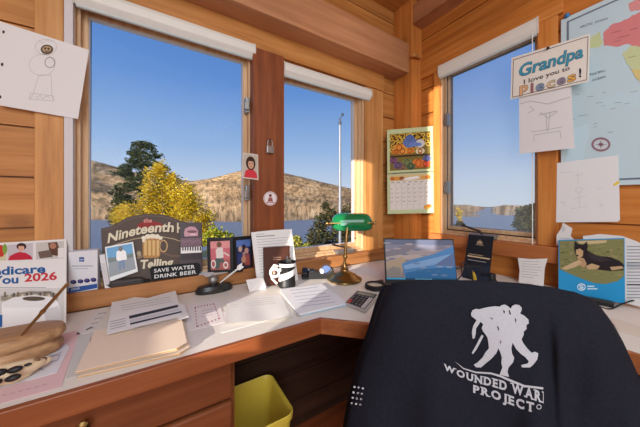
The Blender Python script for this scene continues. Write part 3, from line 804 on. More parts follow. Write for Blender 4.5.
# photo of a girl on the window frame
cq = [P(242.5, 152.5, y=1.312), P(258, 154.5, y=1.315), P(258.5, 180, y=1.315), P(242, 178, y=1.312)]
a = Art(bil(cq), nrm(cq)); a.base([(0, 0), (1, 0), (1, 1), (0, 1)], (206, 196, 186), .001)
a.rect(.06, .05, .94, .95, (188, 176, 160), 1); a.ell(.52, .38, .30, .27, (58, 36, 28), 2); a.ell(.53, .42, .18, .18, (206, 160, 132), 3)
a.poly([(.12, .95), (.2, .7), (.42, .6), (.66, .6), (.88, .74), (.94, .95)], (206, 58, 70), 2); a.ell(.46, .41, .03, .02, (50, 34, 30), 4); a.ell(.6, .41, .03, .02, (50, 34, 30), 4); a.rect(.46, .5, .6, .52, (160, 80, 76), 4)
a.rect(.34, .22, .7, .3, (58, 36, 28), 4)
tag(a.build('photograph', GLOSSPR), 'small photo of a dark-haired child in red, stuck left of the dark red post', 'photo')
# padlock hanging on the post
lp = P(270, 147, y=1.308)
t = thing('padlock', 'small silver padlock hanging on a hook on the dark red post', 'padlock', lp)
BRS = flat('worn steel', (158, 150, 144), rough=.35, metal=.8)
c = lp - UP * .012
MB().box(c.x - .021, c.x + .021, 1.299, 1.317, c.z - .024, c.z + .018).build('lock_body', BRS, t, bevel=.004)
MB().tube([V((c.x - .013, 1.308, c.z + .015)), V((c.x - .013, 1.308, c.z + .035))] + [V((c.x - .013 * cos(k * pi / 6), 1.308, c.z + .035 + .014 * sin(k * pi / 6))) for k in range(1, 6)] + [V((c.x + .013, 1.308, c.z + .035)), V((c.x + .013, 1.308, c.z + .015))], .0035, 8).build('shackle', BRS, t, smooth=60)
MB().tube([V((c.x, 1.318, c.z + .055)), V((c.x, 1.306, c.z + .055)), V((c.x, 1.304, c.z + .046))], .003, 8).build('hook', DARKM, t, smooth=60)
# round sticker
a = Art(onL(1.317), NL); sc0 = (270.3, 198.5)
a.base([(sc0[0] + 6.8 * cos(k * pi / 12), sc0[1] + 7 * sin(k * pi / 12)) for k in range(24)], (228, 216, 214), .0008)
a.ring(sc0[0], sc0[1], 6.2, 6.4, .5, (176, 120, 122), 1); a.ell(sc0[0], 195.5, 1.5, 1.6, (120, 60, 60), 1); a.poly([(267.5, 201.5), (268.8, 197.5), (272, 197.5), (273, 201.5)], (150, 84, 84), 1); a.rect(266.5, 202, 274, 203, (176, 120, 122), 1)
tag(a.build('sticker'), 'round white sticker on the dark red post', 'sticker')

# calendar across the corner post
cq = [P(387, 130, d=1.84), P(433, 126, d=1.775), P(434, 213, d=1.765), P(387.5, 214, d=1.83)]
f = bil(cq); n = nrm(cq)
cal = thing('wall_calendar', 'open wall calendar with a pumpkin and sunflower picture, hung on the corner post', 'calendar', f(.5, 1))
a = Art(f, n); a.base([(0, 0), (1, 0), (1, .52), (0, .52)], (196, 200, 150), .003)
a.rect(.06, .055, .94, .49, (128, 108, 48), 1)
rnd = random.Random(11)
for _ in range(80):
    x, y = rnd.uniform(.1, .92), rnd.uniform(.075, .27); a.ell(x, y, .045, .022, rnd.choice([(226, 178, 60), (212, 160, 50), (236, 198, 90)]), 2, 9); a.ell(x, y, .02, .011, (70, 46, 26), 3, 8)
a.ell(.5, .17, .15, .06, (96, 116, 172), 4); a.ell(.62, .2, .14, .025, (110, 130, 186), 5); a.ell(.72, .19, .1, .05, (206, 200, 196), 4); a.ell(.5, .12, .09, .04, (86, 104, 160), 5)
for x, y, r, c in ((.27, .22, .13, (222, 142, 56)), (.34, .265, .12, (232, 156, 70)), (.5, .27, .11, (214, 128, 48)), (.2, .27, .1, (206, 122, 44)), (.72, .28, .1, (224, 208, 170))): a.ell(x, y, r, r * .34, c, 6); a.ring(x, y, r * .5, r * .34, .02, (176, 96, 34), 7)
a.rect(.06, .315, .94, .335, (70, 52, 34), 6)
for x, y, r, c in ((.14, .37, .09, (132, 84, 112)), (.24, .43, .1, (112, 88, 120)), (.44, .41, .12, (120, 128, 80)), (.52, .45, .1, (86, 104, 72)), (.68, .42, .13, (224, 120, 52)), (.83, .43, .1, (214, 84, 52)), (.86, .37, .09, (96, 100, 150)), (.34, .45, .09, (152, 110, 88))): a.ell(x, y, r, r * .42, c, 7); a.ring(x, y, r * .5, r * .42, .018, tuple(int(k * .72) for k in c), 8)
a.build('picture_page', None, cal)
a = Art(f, n); a.base([(0, .527), (1, .527), (1, 1), (0, 1)], (196, 204, 156), .004)
a.rect(.06, .56, .94, .955, (226, 216, 206), 1); a.rect(.06, .545, .94, .615, (216, 184, 130), 2)
for x, c in ((.12, (196, 110, 50)), (.22, (222, 150, 60)), (.32, (150, 90, 40)), (.78, (222, 160, 80)), (.88, (206, 120, 56))): a.ell(x, .585, .06, .022, c, 3)
a.poly([(.3, .60), (.48, .575), (.66, .565), (.72, .59), (.5, .61)], (238, 232, 224), 3)
for k in range(8): a.rect(.06 + .1257 * k - .003, .645, .06 + .1257 * k + .003, .945, (190, 180, 172), 2)
for k in range(7): a.rect(.06, .645 + .05 * k - .001, .94, .645 + .05 * k + .001, (190, 180, 172), 2)
for k in range(7): a.rect(.085 + .1257 * k, .628, .085 + .1257 * k + .07, .634, (120, 110, 108), 2)
dn = 1
for r in range(6):
    for c in range(7):
        if (r == 0 and c < 3) or dn > 30: continue
        a.text(str(dn), (.075 + .1257 * c, .665 + .05 * r), (1, 0), (0, .52), .022, (110, 104, 104), 3, width=.03 if dn < 10 else .055); dn += 1
a.ell(.86, .93, .08, .025, (222, 160, 60), 4); a.ell(.9, .915, .05, .02, (196, 110, 46), 5)
a.build('month_page', None, cal)
MB().tube([f(.1, .523) + n * .002, f(.9, .523) + n * .002], .004, 6).build('wire_binding', GREYM, cal)
MB().tube([f(.5, 0) + n * .002 + UP * .004, f(.5, 0) - n * .0 + UP * .02, f(.5, 0) - n * .03 + UP * .025], .002, 6).build('hanger', GREYM, cal)

# big map on the right wall
f = onR(1.632); m0 = [(561, 19), (700, -31), (700, 172), (561, 193)]
mp_ = thing('wall_map', 'large pale blue map pinned to the right wall', 'map', P(600, 190, x=1.632))
pts = [P(561, 20, x=1.632), P(640, -3, x=1.632)]
zt, zb = P(561, 20, x=1.632).z, P(622, 185, x=1.632).z; y0 = pts[0].y; y1 = y0 - 1.0
cq = [V((1.632, y0, zt)), V((1.632, y1, zt)), V((1.632, y1, zb)), V((1.632, y0, zb))]
a = Art(f, NRt)
a.mb.prism(cq, V((.0015, 0, 0)), lin((196, 214, 218)))
mm = lambda pts, c, k: a.mb.poly([p + NRt * (k * a.eps) for p in pts], lin(c))
bw = .02
mm([V((1.632, y0 - bw, zt - bw)), V((1.632, y1 + bw, zt - bw)), V((1.632, y1 + bw, zb + bw)), V((1.632, y0 - bw, zb + bw))], (112, 122, 138), 1)
bw = .028
mm([V((1.632, y0 - bw, zt - bw)), V((1.632, y1 + bw, zt - bw)), V((1.632, y1 + bw, zb + bw)), V((1.632, y0 - bw, zb + bw))], (192, 212, 218), 2)
def mpoly(pts, c, k):
    q = []; rj = random.Random(len(pts) * 13 + k)
    for (x0, y0), (x1, y1) in zip(pts, pts[1:] + pts[:1]):
        for s in range(4): q.append((x0 + (x1 - x0) * s / 4 + (rj.uniform(-.9, .9) if s else 0), y0 + (y1 - y0) * s / 4 + (rj.uniform(-.9, .9) if s else 0)))
    a.poly(q, c, k)
mpoly([(588, 44), (592, 36), (600, 32), (603, 42), (600, 47), (590, 48)], (200, 208, 156), 3)
mpoly([(603, 34), (610, 26), (624, 20), (640, 12), (662, 2), (680, 20), (676, 50), (640, 50), (628, 44), (616, 47), (604, 46)], (214, 130, 130), 3)
mpoly([(628, 4), (640, -2), (656, -8), (660, 0), (640, 10), (630, 11)], (216, 146, 142), 3)
mpoly([(622, 54), (632, 46), (650, 47), (676, 52), (676, 74), (648, 72), (634, 70), (626, 62)], (200, 206, 156), 4)
mpoly([(630, 68), (640, 70), (664, 74), (660, 92), (646, 88), (636, 78)], (216, 196, 130), 5)
for x, y, l in ((612, 33, 9), (618, 38, 12), (630, 30, 8), (614, 42, 8), (628, 58, 8)): a.line([(x, y), (x + l, y - l * .25)], .4, (150, 90, 90), 6)
mpoly([(596, 104), (606, 96), (622, 92), (640, 92), (640, 108), (618, 106), (600, 110)], (192, 214, 222), 3)
for i in range(16):
    x, y = 566 + random.random() * 66, 90 + random.random() * 45; a.line([(x, y), (x + random.uniform(3, 8), y - random.uniform(.5, 1.6))], .5, (140, 160, 160), 4)
a.text('ARCTIC  OCEAN', (580, 28.5), (.95, -.31), (0, 1), 2.3, (90, 104, 120), 4, width=29)
a.text('PACIFIC', (590, 76), (.96, -.27), (0, 1), 2.3, (90, 104, 120), 4, width=16); a.text('OCEAN', (592, 81.5), (.96, -.27), (0, 1), 2.3, (90, 104, 120), 4, width=14)
a.ring(601, 144.5, 9.6, 7.2, 2.2, (150, 112, 124), 4); a.ell(601, 144.5, 6.6, 4.9, (206, 212, 214), 3)
for k in range(8):
    an = k * pi / 4; L = 1 if k % 2 == 0 else .6
    a.poly([(601 + 6.4 * L * cos(an), 144.5 + 4.8 * L * sin(an)), (601 + 1.4 * cos(an + .5), 144.5 + 1.1 * sin(an + .5)), (601, 144.5), (601 + 1.4 * cos(an - .5), 144.5 + 1.1 * sin(an - .5))], (132, 96, 110), 5)
mpoly([(566, 140), (575, 128), (588, 124), (590, 134), (584, 152), (584, 166), (566, 168)], (196, 218, 226), 3)
a.build('printed_sheet', None, mp_)
MB().ball(P(567, 15.5, x=1.628), .011, 8).build('push_pin', flat('blue pin', (62, 120, 170), rough=.3), mp_, smooth=60)

def sketch_sheet(q, x, label, lines, col=(228, 226, 224), name='drawing_sheet', th=.0012, lc=(206, 204, 206)):
    a = Art(onR(x), NRt); a.base(q, col, th)
    for l, w in lines: a.line(l, w, lc, 1)
    return a
# white sheet below the map
L = [([(578, 172), (578, 184)], .6), ([(574, 176), (583, 174)], .5), ([(579, 187), (583, 189), (579, 194), (575, 190), (579, 187)], .5), ([(579, 194), (580, 206)], .5), ([(574, 199), (586, 196)], .5), ([(571, 209), (588, 206)], .5), ([(560, 203), (565, 202), (564, 206)], .5), ([(597, 189), (603, 188)], .5), ([(598, 206), (604, 205)], .5), ([(599, 199), (601, 206), (604, 208)], .4), ([(560, 173), (566, 172), (572, 172)], .4)]
a = sketch_sheet([(557, 163), (618.5, 155), (620, 220), (618, 221.8), (556, 222.4)], 1.626, '', L)
a.poly([(613, 184.5), (618, 181), (620, 182), (618.5, 184), (614.5, 186)], (232, 206, 70), 2)
tag(a.build('drawing_sheet'), 'white sheet with faint pencil marks and a yellow tab, below the map', 'drawing')
# drawing under the card
L = [([(520, 104), (530, 101), (548, 104), (570, 97)], .7), ([(539, 115), (557, 111)], .8), ([(546, 114), (547, 131)], .6), ([(550, 113), (548, 131)], .6), ([(540, 112), (548, 118), (557, 112)], .6), ([(531, 132), (545, 130), (562, 127)], .5), ([(534, 142), (534, 135), (560, 131), (561, 138)], .5), ([(530, 106), (534, 110), (528, 113)], .5)]
a = sketch_sheet([(519, 96), (571, 84), (574.5, 148), (519.5, 154)], 1.588, '', L, col=(226, 222, 220), lc=(178, 174, 176))
tag(a.build('drawing_sheet'), "pencil drawing on white paper hanging under the Grandpa card", 'drawing')
# Grandpa card
f = onR(1.580); a = Art(f, NRt)
a.base([(511.5, 58), (590, 33.5), (588.5, 81.5), (510.5, 99.5)], (232, 224, 212), .003)
fr = [(513.5, 60), (588, 36.5), (586.7, 79.8), (512.5, 97.3)]; a.line(fr + [fr[0]], .7, (108, 100, 96), 1)
sl = (.955, -.30); dn_ = (0, 1)
a.text('Grandpa', (519, 77), sl, dn_, 12.2, (40, 70, 90), 3, width=67.6, bold=.035, shear=.15); a.text('Grandpa', (519.3, 76.8), sl, dn_, 12.0, (70, 152, 178), 5, width=67, bold=.014, shear=.15)
a.text('I love you to', (524, 84.2), sl, dn_, 4.6, (70, 66, 70), 3, width=48, bold=.012)
for ch_, x, y, w, c in (('p', 519.5, 93, 8.5, (222, 170, 120)), ('i', 530.5, 92.5, 2.6, (170, 104, 110)), ('e', 535.5, 91.5, 8.8, (132, 150, 176)), ('c', 546.5, 88.6, 8.6, (216, 190, 150)), ('e', 556.8, 85.6, 8.8, (146, 130, 150)), ('s', 567.2, 82.6, 8.8, (226, 170, 80))):
    a.text(ch_, (x, y), sl, dn_, 9.6, (104, 96, 100), 3, width=w + .8, bold=.05); a.text(ch_, (x + .4, y - .3), sl, dn_, 9.2, c, 5, width=w, bold=.022)
a.text('!', (579, 77), (1, 0), dn_, 8.5, (60, 56, 60), 3, bold=.04)
g = a.build('printed_card', None, None); g.name = 'greeting_card'
tag(g, "white 'Grandpa I love you to pieces' card pinned on the casing", 'card')
tk = thing('push_pin', 'dark push pin at the top of the Grandpa card', 'pin', P(548.5, 48.5, x=1.575)); MB().lathe(P(548.5, 48.5, x=1.579), [(.002, 0), (.002, .003), (.006, .004), (.006, .01), (.004, .012)], 10, ax=NRt).build('pin_head', DARKM, tk, smooth=40)
# torn paper
a = Art(onR(1.592), NRt)
a.base([(556.5, 235), (561, 229), (563, 222.5), (572.5, 228.5), (570.5, 236), (574.5, 240), (573.8, 246.5), (556.5, 245)], (222, 218, 214), .001)
a.poly([(562, 224), (566, 229), (562, 233)], (200, 196, 194), 1); a.rect(565, 242, 568, 243.2, (70, 110, 160), 1); a.line([(559, 238), (570, 238.5)], .5, (170, 168, 170), 1)
tag(a.build('paper_scrap'), 'torn white scrap of paper stuck on the ledge above the dog leaflet', 'paper')

# note leaning below the right window
bl, br = P(518.5, 283, d=1.26), P(545.5, 289, d=1.18)
cq = [P(518, 258, d=1.275), P(547.5, 258.5, d=1.195), br, bl]
cq = [P(518, 258, x=1.590), P(547.5, 258.5, x=1.590), P(545.5, 287.5, x=1.560), P(518.5, 283, x=1.560)]
a = Art(bil(cq), nrm(cq)); a.base([(0, 0), (.5, .03), (1, 0), (.93, .35), (.93, 1), (.5, .96), (0, 1), (.05, .5)], (228, 222, 216), .001)
for k in range(7): a.rect(.12, .12 + .1 * k, .12 + random.uniform(.45, .75), .135 + .1 * k, (166, 164, 166), 1)
tag(a.build('paper_note'), 'small white typed note leaning below the right window next to the shade cord', 'note')

# dog leaflet
cq = [P(558.5, 240, x=1.585), P(624.5, 238, x=1.585), P(625, 304, x=1.545), P(558.5, 292.5, x=1.545)]
pl = plane3(cq[0], cq[1], cq[3]); f = lambda a_, b_: P(a_, b_, plane=pl)
a = Art(f, pl[1]); a.base([(558.5, 240), (624.5, 238), (625, 304), (558.5, 292.5)], (44, 152, 206), .002)
rnd = random.Random(4)
grass = [(559.5, 241), (624, 239), (624, 276), (618, 281), (606, 284), (594, 283), (580, 278), (568, 273), (559.5, 269)]
a.poly(grass, (132, 132, 86), 1)
for _ in range(160):
    x, y = rnd.uniform(561, 622), rnd.uniform(242, 279)
    if y < 268 + (x - 560) * .16 and y < 276: a.ell(x, y, rnd.uniform(.8, 2.4), rnd.uniform(.4, .9), rnd.choice([(150, 146, 96), (108, 116, 66), (164, 150, 112), (96, 104, 60)]), 2, 7)
a.poly([(577, 241.2), (607, 240.2), (606, 243), (590, 244), (580, 243.5)], (208, 184, 140), 3)
blackd, tan = (40, 38, 42), (196, 164, 122)
a.poly([(580, 254), (584, 248), (590, 252), (598, 256), (610, 257), (620, 261), (624, 265), (624, 270), (612, 271), (600, 270), (590, 268), (583, 264)], blackd, 4)
a.poly([(574.5, 246), (575, 240.5), (578, 244), (583, 245), (587, 241.5), (588, 246.5), (586.5, 252), (583, 257), (577, 257), (574.5, 251)], blackd, 5)
a.poly([(576, 250), (580, 248.5), (583.5, 251), (583, 256), (579, 259), (576.5, 256)], tan, 6); a.ell(577.6, 255.6, 1.1, .9, (30, 28, 30), 7, 8)
a.ell(578, 248.6, .6, .5, (20, 18, 18), 7, 7); a.ell(582.8, 248.8, .6, .5, (20, 18, 18), 7, 7)
a.poly([(578, 258), (584, 258), (587, 264), (584, 268), (579, 265)], (186, 150, 112), 6)
a.poly([(561, 268.5), (572, 263), (579, 260), (582, 263), (576, 267), (566, 270)], (206, 178, 138), 6)
a.poly([(586, 266), (592, 263.5), (600, 266), (598, 269), (588, 269.6)], (196, 164, 122), 6)
a.poly([(610, 267), (622, 266), (624, 268.5), (612, 270.5)], (190, 160, 120), 6)
a.poly([(588, 253), (600, 256), (612, 260), (600, 262), (590, 259)], (58, 54, 58), 6)
a.ell(581.5, 287, 4.3, 3.7, (222, 240, 246), 2); a.ring(581.5, 287, 3.2, 2.6, .8, (44, 152, 206), 3); a.line([(577.8, 288), (582, 286.4), (585.4, 287)], .8, (44, 152, 206), 4)
a.rect(587.5, 285.6, 594.5, 287.0, (206, 234, 244), 2); a.rect(587.5, 288.2, 597.5, 289.4, (206, 234, 244), 2)
o = a.build('leaflet', GLOSSPR); tag(o, 'blue leaflet with a photo of a black and tan dog lying on grass', 'leaflet')
# newspaper sheets behind
cq = [P(572, 235.5, x=1.59), P(642, 231, x=1.59), P(642, 302, x=1.585), P(572, 296, x=1.585)]
cq = [P(583, 236, x=1.589), P(622, 234.5, x=1.589), P(646, 246, x=1.589), P(646, 306, x=1.575), P(612, 300, x=1.575), P(583, 290, x=1.575)]
pl2 = plane3(cq[0], cq[2], cq[4]); f = lambda a_, b_: P(a_, b_, plane=pl2)
a = Art(f, pl2[1]); a.base([(583, 236), (600, 234), (622, 236), (636, 241), (646, 246), (646, 308), (612, 300), (583, 292)], (220, 218, 216), .003)
for k in range(17): a.rect(627, 246 + 3.2 * k, 640 + (k * 7) % 5, 247 + 3.2 * k, (150, 152, 158), 1)
a.rect(627, 262, 646, 268, (186, 188, 192), 1); a.rect(627, 284, 646, 285.4, (70, 74, 84), 2)
tag(a.build('newspaper'), 'folded grey newspaper sheets leaning behind the dog leaflet', 'newspaper')

# ================================================================== LEFT END OF THE DESK
# handbook
zt_ = 1.027
cqb = {}
tb, tt = .845, .965
yb_, yt_ = P(66, 327, d=tb).y, 1.335
xr_b, xr_t = P(66, 327, d=tb).x, P(66.5, 239, y=yt_).x
ztop_ = P(66.5, 239, y=yt_).z
wd = .235
BLc, BRc, TRc, TLc = V((xr_b - wd, yb_, .757)), V((xr_b, yb_, .757)), V((xr_t, yt_, ztop_)), V((xr_t - wd, yt_, ztop_))
pl3 = plane3(BLc, BRc, TRc); cq = [TLc, TRc, BRc, BLc]; n3 = pl3[1]
bk = thing('handbook', "'Medicare & You 2026' handbook leaning against the wall at the left end of the desk", 'booklet', (BLc + BRc) / 2)
f = lambda a_, b_: P(a_, b_, plane=pl3)
a = Art(bil(cq), n3); a.base([(0, 0), (1, 0), (1, 1), (0, 1)], (226, 220, 216), .006)
a.f = f
a.poly([(-40, 289), (64.5, 288), (63.5, 345), (-40, 345)], (206, 200, 196), 1); a.rect(-40, 246, 6.5, 260.5, (206, 196, 160), 1); a.ell(1, 251, 4, 6, (196, 60, 44), 2); a.ell(5, 249, 2.4, 5, (126, 160, 70), 3)
a.poly([(7.5, 245), (33, 243), (33, 259.5), (7.5, 260.5)], (196, 186, 190), 1)
a.poly([(8, 260.5), (10, 256), (16, 253), (20, 252), (26, 253), (31, 256), (33, 259.5)], (190, 42, 62), 2); a.ell(21.5, 246.6, 5, 3.6, (70, 44, 38), 2); a.ell(21.4, 248.2, 3, 3.4, (214, 164, 138), 3); a.rect(18.8, 244.4, 24.6, 246.2, (70, 44, 38), 4)
a.poly([(36, 242.8), (64, 241), (64, 258.4), (36, 259.6)], (198, 190, 182), 1); a.poly([(48, 243), (57, 242), (60, 250), (58, 256), (50, 255)], (96, 66, 50), 2); a.ell(53, 246, 3.4, 3.0, (170, 120, 96), 3); a.poly([(38, 252), (50, 250), (53, 257), (40, 258.6)], (112, 92, 82), 4); a.rect(58, 248, 64, 258, (226, 220, 214), 3)
a.text('Medicare', (45.5, 272.5), (1, -.055), (0, 1), 8.2, (38, 92, 150), 2, width=66, bold=.03, align='r')
a.text('& You', (18.5, 283), (1, -.055), (0, 1), 8.2, (38, 92, 150), 2, width=40, bold=.03, align='r')
a.text('2026', (24.5, 281.7), (1, -.065), (0, 1), 7.8, (196, 52, 62), 2, width=32.5, bold=.03)
a.rect(-30, 287.3, 46, 287.9, (150, 156, 166), 1)
a.poly([(1, 296), (12, 294), (30, 291), (50, 291), (58, 294), (58, 301), (1, 301)], (172, 160, 140), 1)
for i in range(12): a.rect(4 + i * 4.4, 292 + (i * 5) % 3, 6.2 + i * 4.4, 297, [(126, 112, 92), (206, 196, 178), (96, 92, 84)][i % 3], 2)
a.poly([(2, 303), (14, 297.5), (34, 295), (52, 297), (58, 302), (61, 312), (62, 340), (2, 340)], (238, 234, 232), 3)
a.poly([(44, 310), (58, 306), (61, 312), (62, 330), (52, 334), (46, 322)], (212, 208, 208), 4)
a.poly([(2, 303), (14, 297.5), (34, 295), (52, 297), (57, 302), (44, 307), (14, 308), (3, 307)], (226, 222, 220), 4)
a.ell(34, 298.8, 11.5, 2.3, (92, 78, 66), 5)
a.rect(-8, 315, 2.6, 327, (40, 96, 160), 5)
a.text('N', (59.5, 293), (1, 0), (0, 1), 2.6, (120, 124, 130), 2)
a.build('cover', None, bk)

# wooden pen block
WAL = wood('figured walnut', (104, 70, 46), (172, 130, 92), (206, 166, 124), axis=0, knots=0, sc=2.0, rough=.4)
pc = V((-.395, 1.0, .75))
pen_block = thing('pen_stand', 'oval two-tier polished wooden pen block standing on the pink sheet', 'pen stand', pc)
loops = []
for r, z in ((.88, .0), (.97, .003), (1.0, .010), (.99, .022), (.93, .029), (.92, .033), (.98, .038), (1.03, .046), (1.02, .060), (.99, .066), (.93, .069), (.5, .0705)):
    lp_ = []
    for k in range(40):
        a_ = 2 * pi * k / 40; ca, sa_ = cos(a_), sin(a_)
        ex = .150 * abs(ca) ** .8 * (1 if ca > 0 else -1); ey = .060 * abs(sa_) ** .75 * (1 if sa_ > 0 else -1)
        lp_.append(pc + V((ex * r + .35 * 0, ey * r * (1 + .12 * sin(3 * a_)), z + .003)))
    loops.append(lp_)
mb = MB(); loft(mb, loops, True, True); mb.build('wood_block', WAL, pen_block, smooth=32)
pp0 = P(22, 335, z=.823); pp1 = P(68.5, 282.5, d=(pp0 - EYE).dot(FWD) + .02)
pn = thing('pen', 'slim gold pen standing slanted in the wooden pen block', 'pen', pp0)
dv = (pp1 - pp0)
MB().tube([pp0 - dv * .02, pp0 + dv * .1, pp0 + dv * .5, pp0 + dv * .97, pp1], [.0022, .0034, .0042, .0036, .0015], 10).build('pen_barrel', flat('dark gold', (150, 112, 66), rough=.3, metal=.8), pn, smooth=50)
MB().tube([pp0 + dv * .42, pp0 + dv * .46], [.0058, .0058], 12).build('pen_ring', BRASS, pn, smooth=50)

# spotted figurine
CREAM = flat('cream glaze', (222, 196, 160), rough=.45)
fc = P(20, 373, z=.765)
fig = thing('carved_figurine', 'cream spotted animal figurine lying in front of the wooden pen block', 'figurine', V((fc.x, fc.y, .75)))
def dp_(px, py, z): return P(px, py, z=z)
body = [dp_(-14, 380, .775), dp_(0, 375, .777), dp_(14, 371, .777), dp_(26, 367, .777), dp_(36, 364, .776), dp_(43, 362, .772)]
mb = MB(); mb.tube(body, [.018, .021, .020, .017, .014, .008], 14); mb.ball(dp_(43, 361, .770), .012, 10, sc=(1.3, .9, .9))
mb.tube([dp_(2, 381, .763), dp_(14, 378, .763), dp_(26, 373, .762), dp_(34, 369, .761)], [.010, .012, .011, .006], 10)
mb.tube([dp_(-16, 386, .763), dp_(2, 381, .763)], [.010, .010], 10)
mb.build('figure_body', CREAM, fig, smooth=70)
mb = MB(); DKS = flat('black spots', (34, 28, 28), rough=.5)
for px, py, z, r in ((15, 369.5, .789, .010), (13, 378, .775, .010), (-2, 373, .790, .011), (28, 364.5, .789, .005), (-6, 383, .775, .010)):
    c = dp_(px, py, z); mb.ball(c, r, 8, sc=(1.3, .75, .7))
mb.build('spot', DKS, fig, smooth=60)
mb = MB(); mb.ball(dp_(42, 359.8, .776), .008, 8, sc=(1.2, .8, .8)); mb.ball(dp_(36.5, 360.5, .786), .007, 8, sc=(1, .7, 1)); mb.build('head_patch', flat('brown glaze', (120, 86, 58), rough=.5), fig, smooth=60)

# loose papers ------------------------------------------------------------
def desk_sheet(name, label, cat, q, z, col=(228, 222, 216), th=.0008, deco=None, group=None, curl=None, mat=None):
    f = lambda a_, b_: P(a_, b_, z=z)
    a = Art(f, UP, eps=.0003)
    if curl is None: a.base(q, col, th)
    else:
        c4 = [f(*p) for p in q]; g = bil(c4); N = 16
        hf = lambda u, v: g(u, v) + UP * curl(u, v)
        a.mb.grid([[hf(i / N, j / N) for i in range(N + 1)] for j in range(N + 1)], lin(col))
        a.f = hf; a.n = UP
    if deco: deco(a)
    return tag(a.build(name, mat), label, cat, group)
desk_sheet('paper_sheet', 'large pink sheet at the left front end of the desk', 'paper', [(-30, 356), (74, 331), (80, 333), (61, 387), (-30, 412)], .7512, (226, 190, 190), deco=lambda a: [a.line([(2 + 8 * k, 396 - 2.1 * k), (7 + 8 * k, 394.6 - 2.1 * k)], .7, (206, 150, 158), 1) for k in range(6)])
def deco(a):
    for l in ([(34, 361), (50, 358), (62, 352)], [(40, 365), (58, 360), (60, 355), (48, 356)], [(28, 366), (44, 370)]): a.line(l, .7, (150, 152, 176), 1)
desk_sheet('paper_sheet', 'white sketch on the pink sheet, half under the spotted figurine', 'paper', [(0, 358), (66, 344), (69.5, 347.5), (57, 372.5), (0, 388)], .7524, (222, 218, 222), deco=deco)
def deco(a):
    for k in range(4): a.line([(98 - 3.6 * k, 314 + 5 * k), (106 - 4 * k, 312.5 + 5 * k)], .7, (160, 158, 160), 1)
    a.line([(86, 330), (92, 327)], 1.1, (90, 90, 96), 1)
desk_sheet('paper_form', 'narrow white form to the left of the stacked statements', 'paper', [(94, 310), (109, 307), (91, 333), (76, 334.5)], .7512, (226, 220, 216), deco=deco)
desk_sheet('paper_sheet', 'pale grey sheet sticking out at the left of the manila folder', 'paper', [(78, 336), (97, 331), (82, 372), (66, 379)], .7514, (206, 202, 198))
# folders
def folder(label, dz, sh, col):
    t = thing('manila_folder', label, 'folder', P(130, 340, z=.752), 'manila folders')
    f = lambda a_, b_: P(a_, b_, z=.752 + dz)
    q = [(95, 331), (181, 317), (187, 343), (177, 350.5), (74, 374)]
    q = [(x + sh[0], y + sh[1]) for x, y in q]
    a = Art(f, UP); a.base(q, tuple(int(k * .93) for k in col), .0012); a.build('back_leaf', None, t)
    f2 = lambda a_, b_: P(a_, b_, z=.752 + dz + .006)
    a = Art(f2, UP); a.base([(95 + sh[0], 330.4 + sh[1]), (181 + sh[0], 316.2 + sh[1]), (187 + sh[0], 342 + sh[1]), (176 + sh[0], 348.5 + sh[1]), (75 + sh[0], 372 + sh[1])], col, .0012)
    a.line([(91 + sh[0], 337 + sh[1]), (90 + sh[0], 342 + sh[1])], .7, (140, 120, 100), 1)
    a.build('front_leaf', None, t)
    f3 = lambda a_, b_: P(a_, b_, z=.752 + dz + .0005)
    e = [P(75 + sh[0], 373.4 + sh[1], z=.752 + dz), P(177 + sh[0], 350 + sh[1], z=.752 + dz), P(187 + sh[0], 342.6 + sh[1], z=.752 + dz)]
    m = MB()
    for p, r in zip(e, e[1:]): m.poly([p, r, r + UP * .0055, p + UP * .0055])
    m.build('folded_edge', flat('folder edge', (206, 160, 104), rough=.7), t)
    return t
folder('manila folder on the desk, lower one of the pair', .0, (3, 4.6), (226, 204, 182))
folder('manila folder on the desk, upper one under the stacked statements', .010, (0, 0), (232, 210, 188))
zs = .774
desk_sheet('statement', 'white letter under the barred statement, its crumpled top edge sticking up', 'paper', [(112, 302), (124, 300), (134, 297), (148, 298), (162, 294), (175.5, 290.5), (180, 306), (181, 316), (106, 333)], zs - .0015, (230, 226, 222), deco=lambda a: [a.line([(120 + k, 306 + 2.2 * k), (170 + k, 297 + 2.2 * k)], .5, (186, 184, 186), 1) for k in range(3)])
def deco(a):
    a.poly([(129, 316), (177.5, 304.8), (178.2, 307.2), (129.4, 319)], (54, 60, 70), 1); a.poly([(130, 323.2), (181.5, 311), (181.8, 312.4), (130.4, 325)], (44, 54, 72), 1)
    a.poly([(129.5, 320), (178.4, 308.2), (180, 310.4), (130, 322.6)], (206, 206, 210), 1)
    for k in range(4): a.line([(110 + k * .2, 322 + 2.4 * k), (126, 318.3 + 2.4 * k)], .6, (150, 150, 160), 1)
    for k in range(2): a.line([(134, 328 + 2.6 * k), (176, 317.8 + 2.6 * k)], .4, (186, 184, 188), 1)
desk_sheet('statement', 'white statement with dark bars on top of the manila folders', 'paper', [(110, 316), (130, 312), (176, 301), (182.5, 316.5), (140, 326.5), (107, 334.5)], zs + .001, (232, 228, 226), deco=deco)
desk_sheet('statement', 'white sheet peeping out at the right of the barred statement', 'paper', [(176, 303), (184, 304), (189, 317), (178, 320)], zs - .0004, (226, 222, 220))
def deco(a):
    c = [(195, 307.5), (214, 303.8), (219.5, 318.5), (197, 326.5)]
    n_ = 0
    for (x0, y0), (x1, y1) in zip(c, c[1:] + c[:1]):
        N = 13
        for k in range(N):
            if k % 2 == 0: a.line([(x0 + (x1 - x0) * k / N, y0 + (y1 - y0) * k / N), (x0 + (x1 - x0) * (k + .8) / N, y0 + (y1 - y0) * (k + .8) / N)], 1.1, (164, 66, 92), 1)
    for k in range(3): a.line([(201, 311 + 3 * k), (213, 308.6 + 3 * k)], .6, (196, 176, 190), 1)
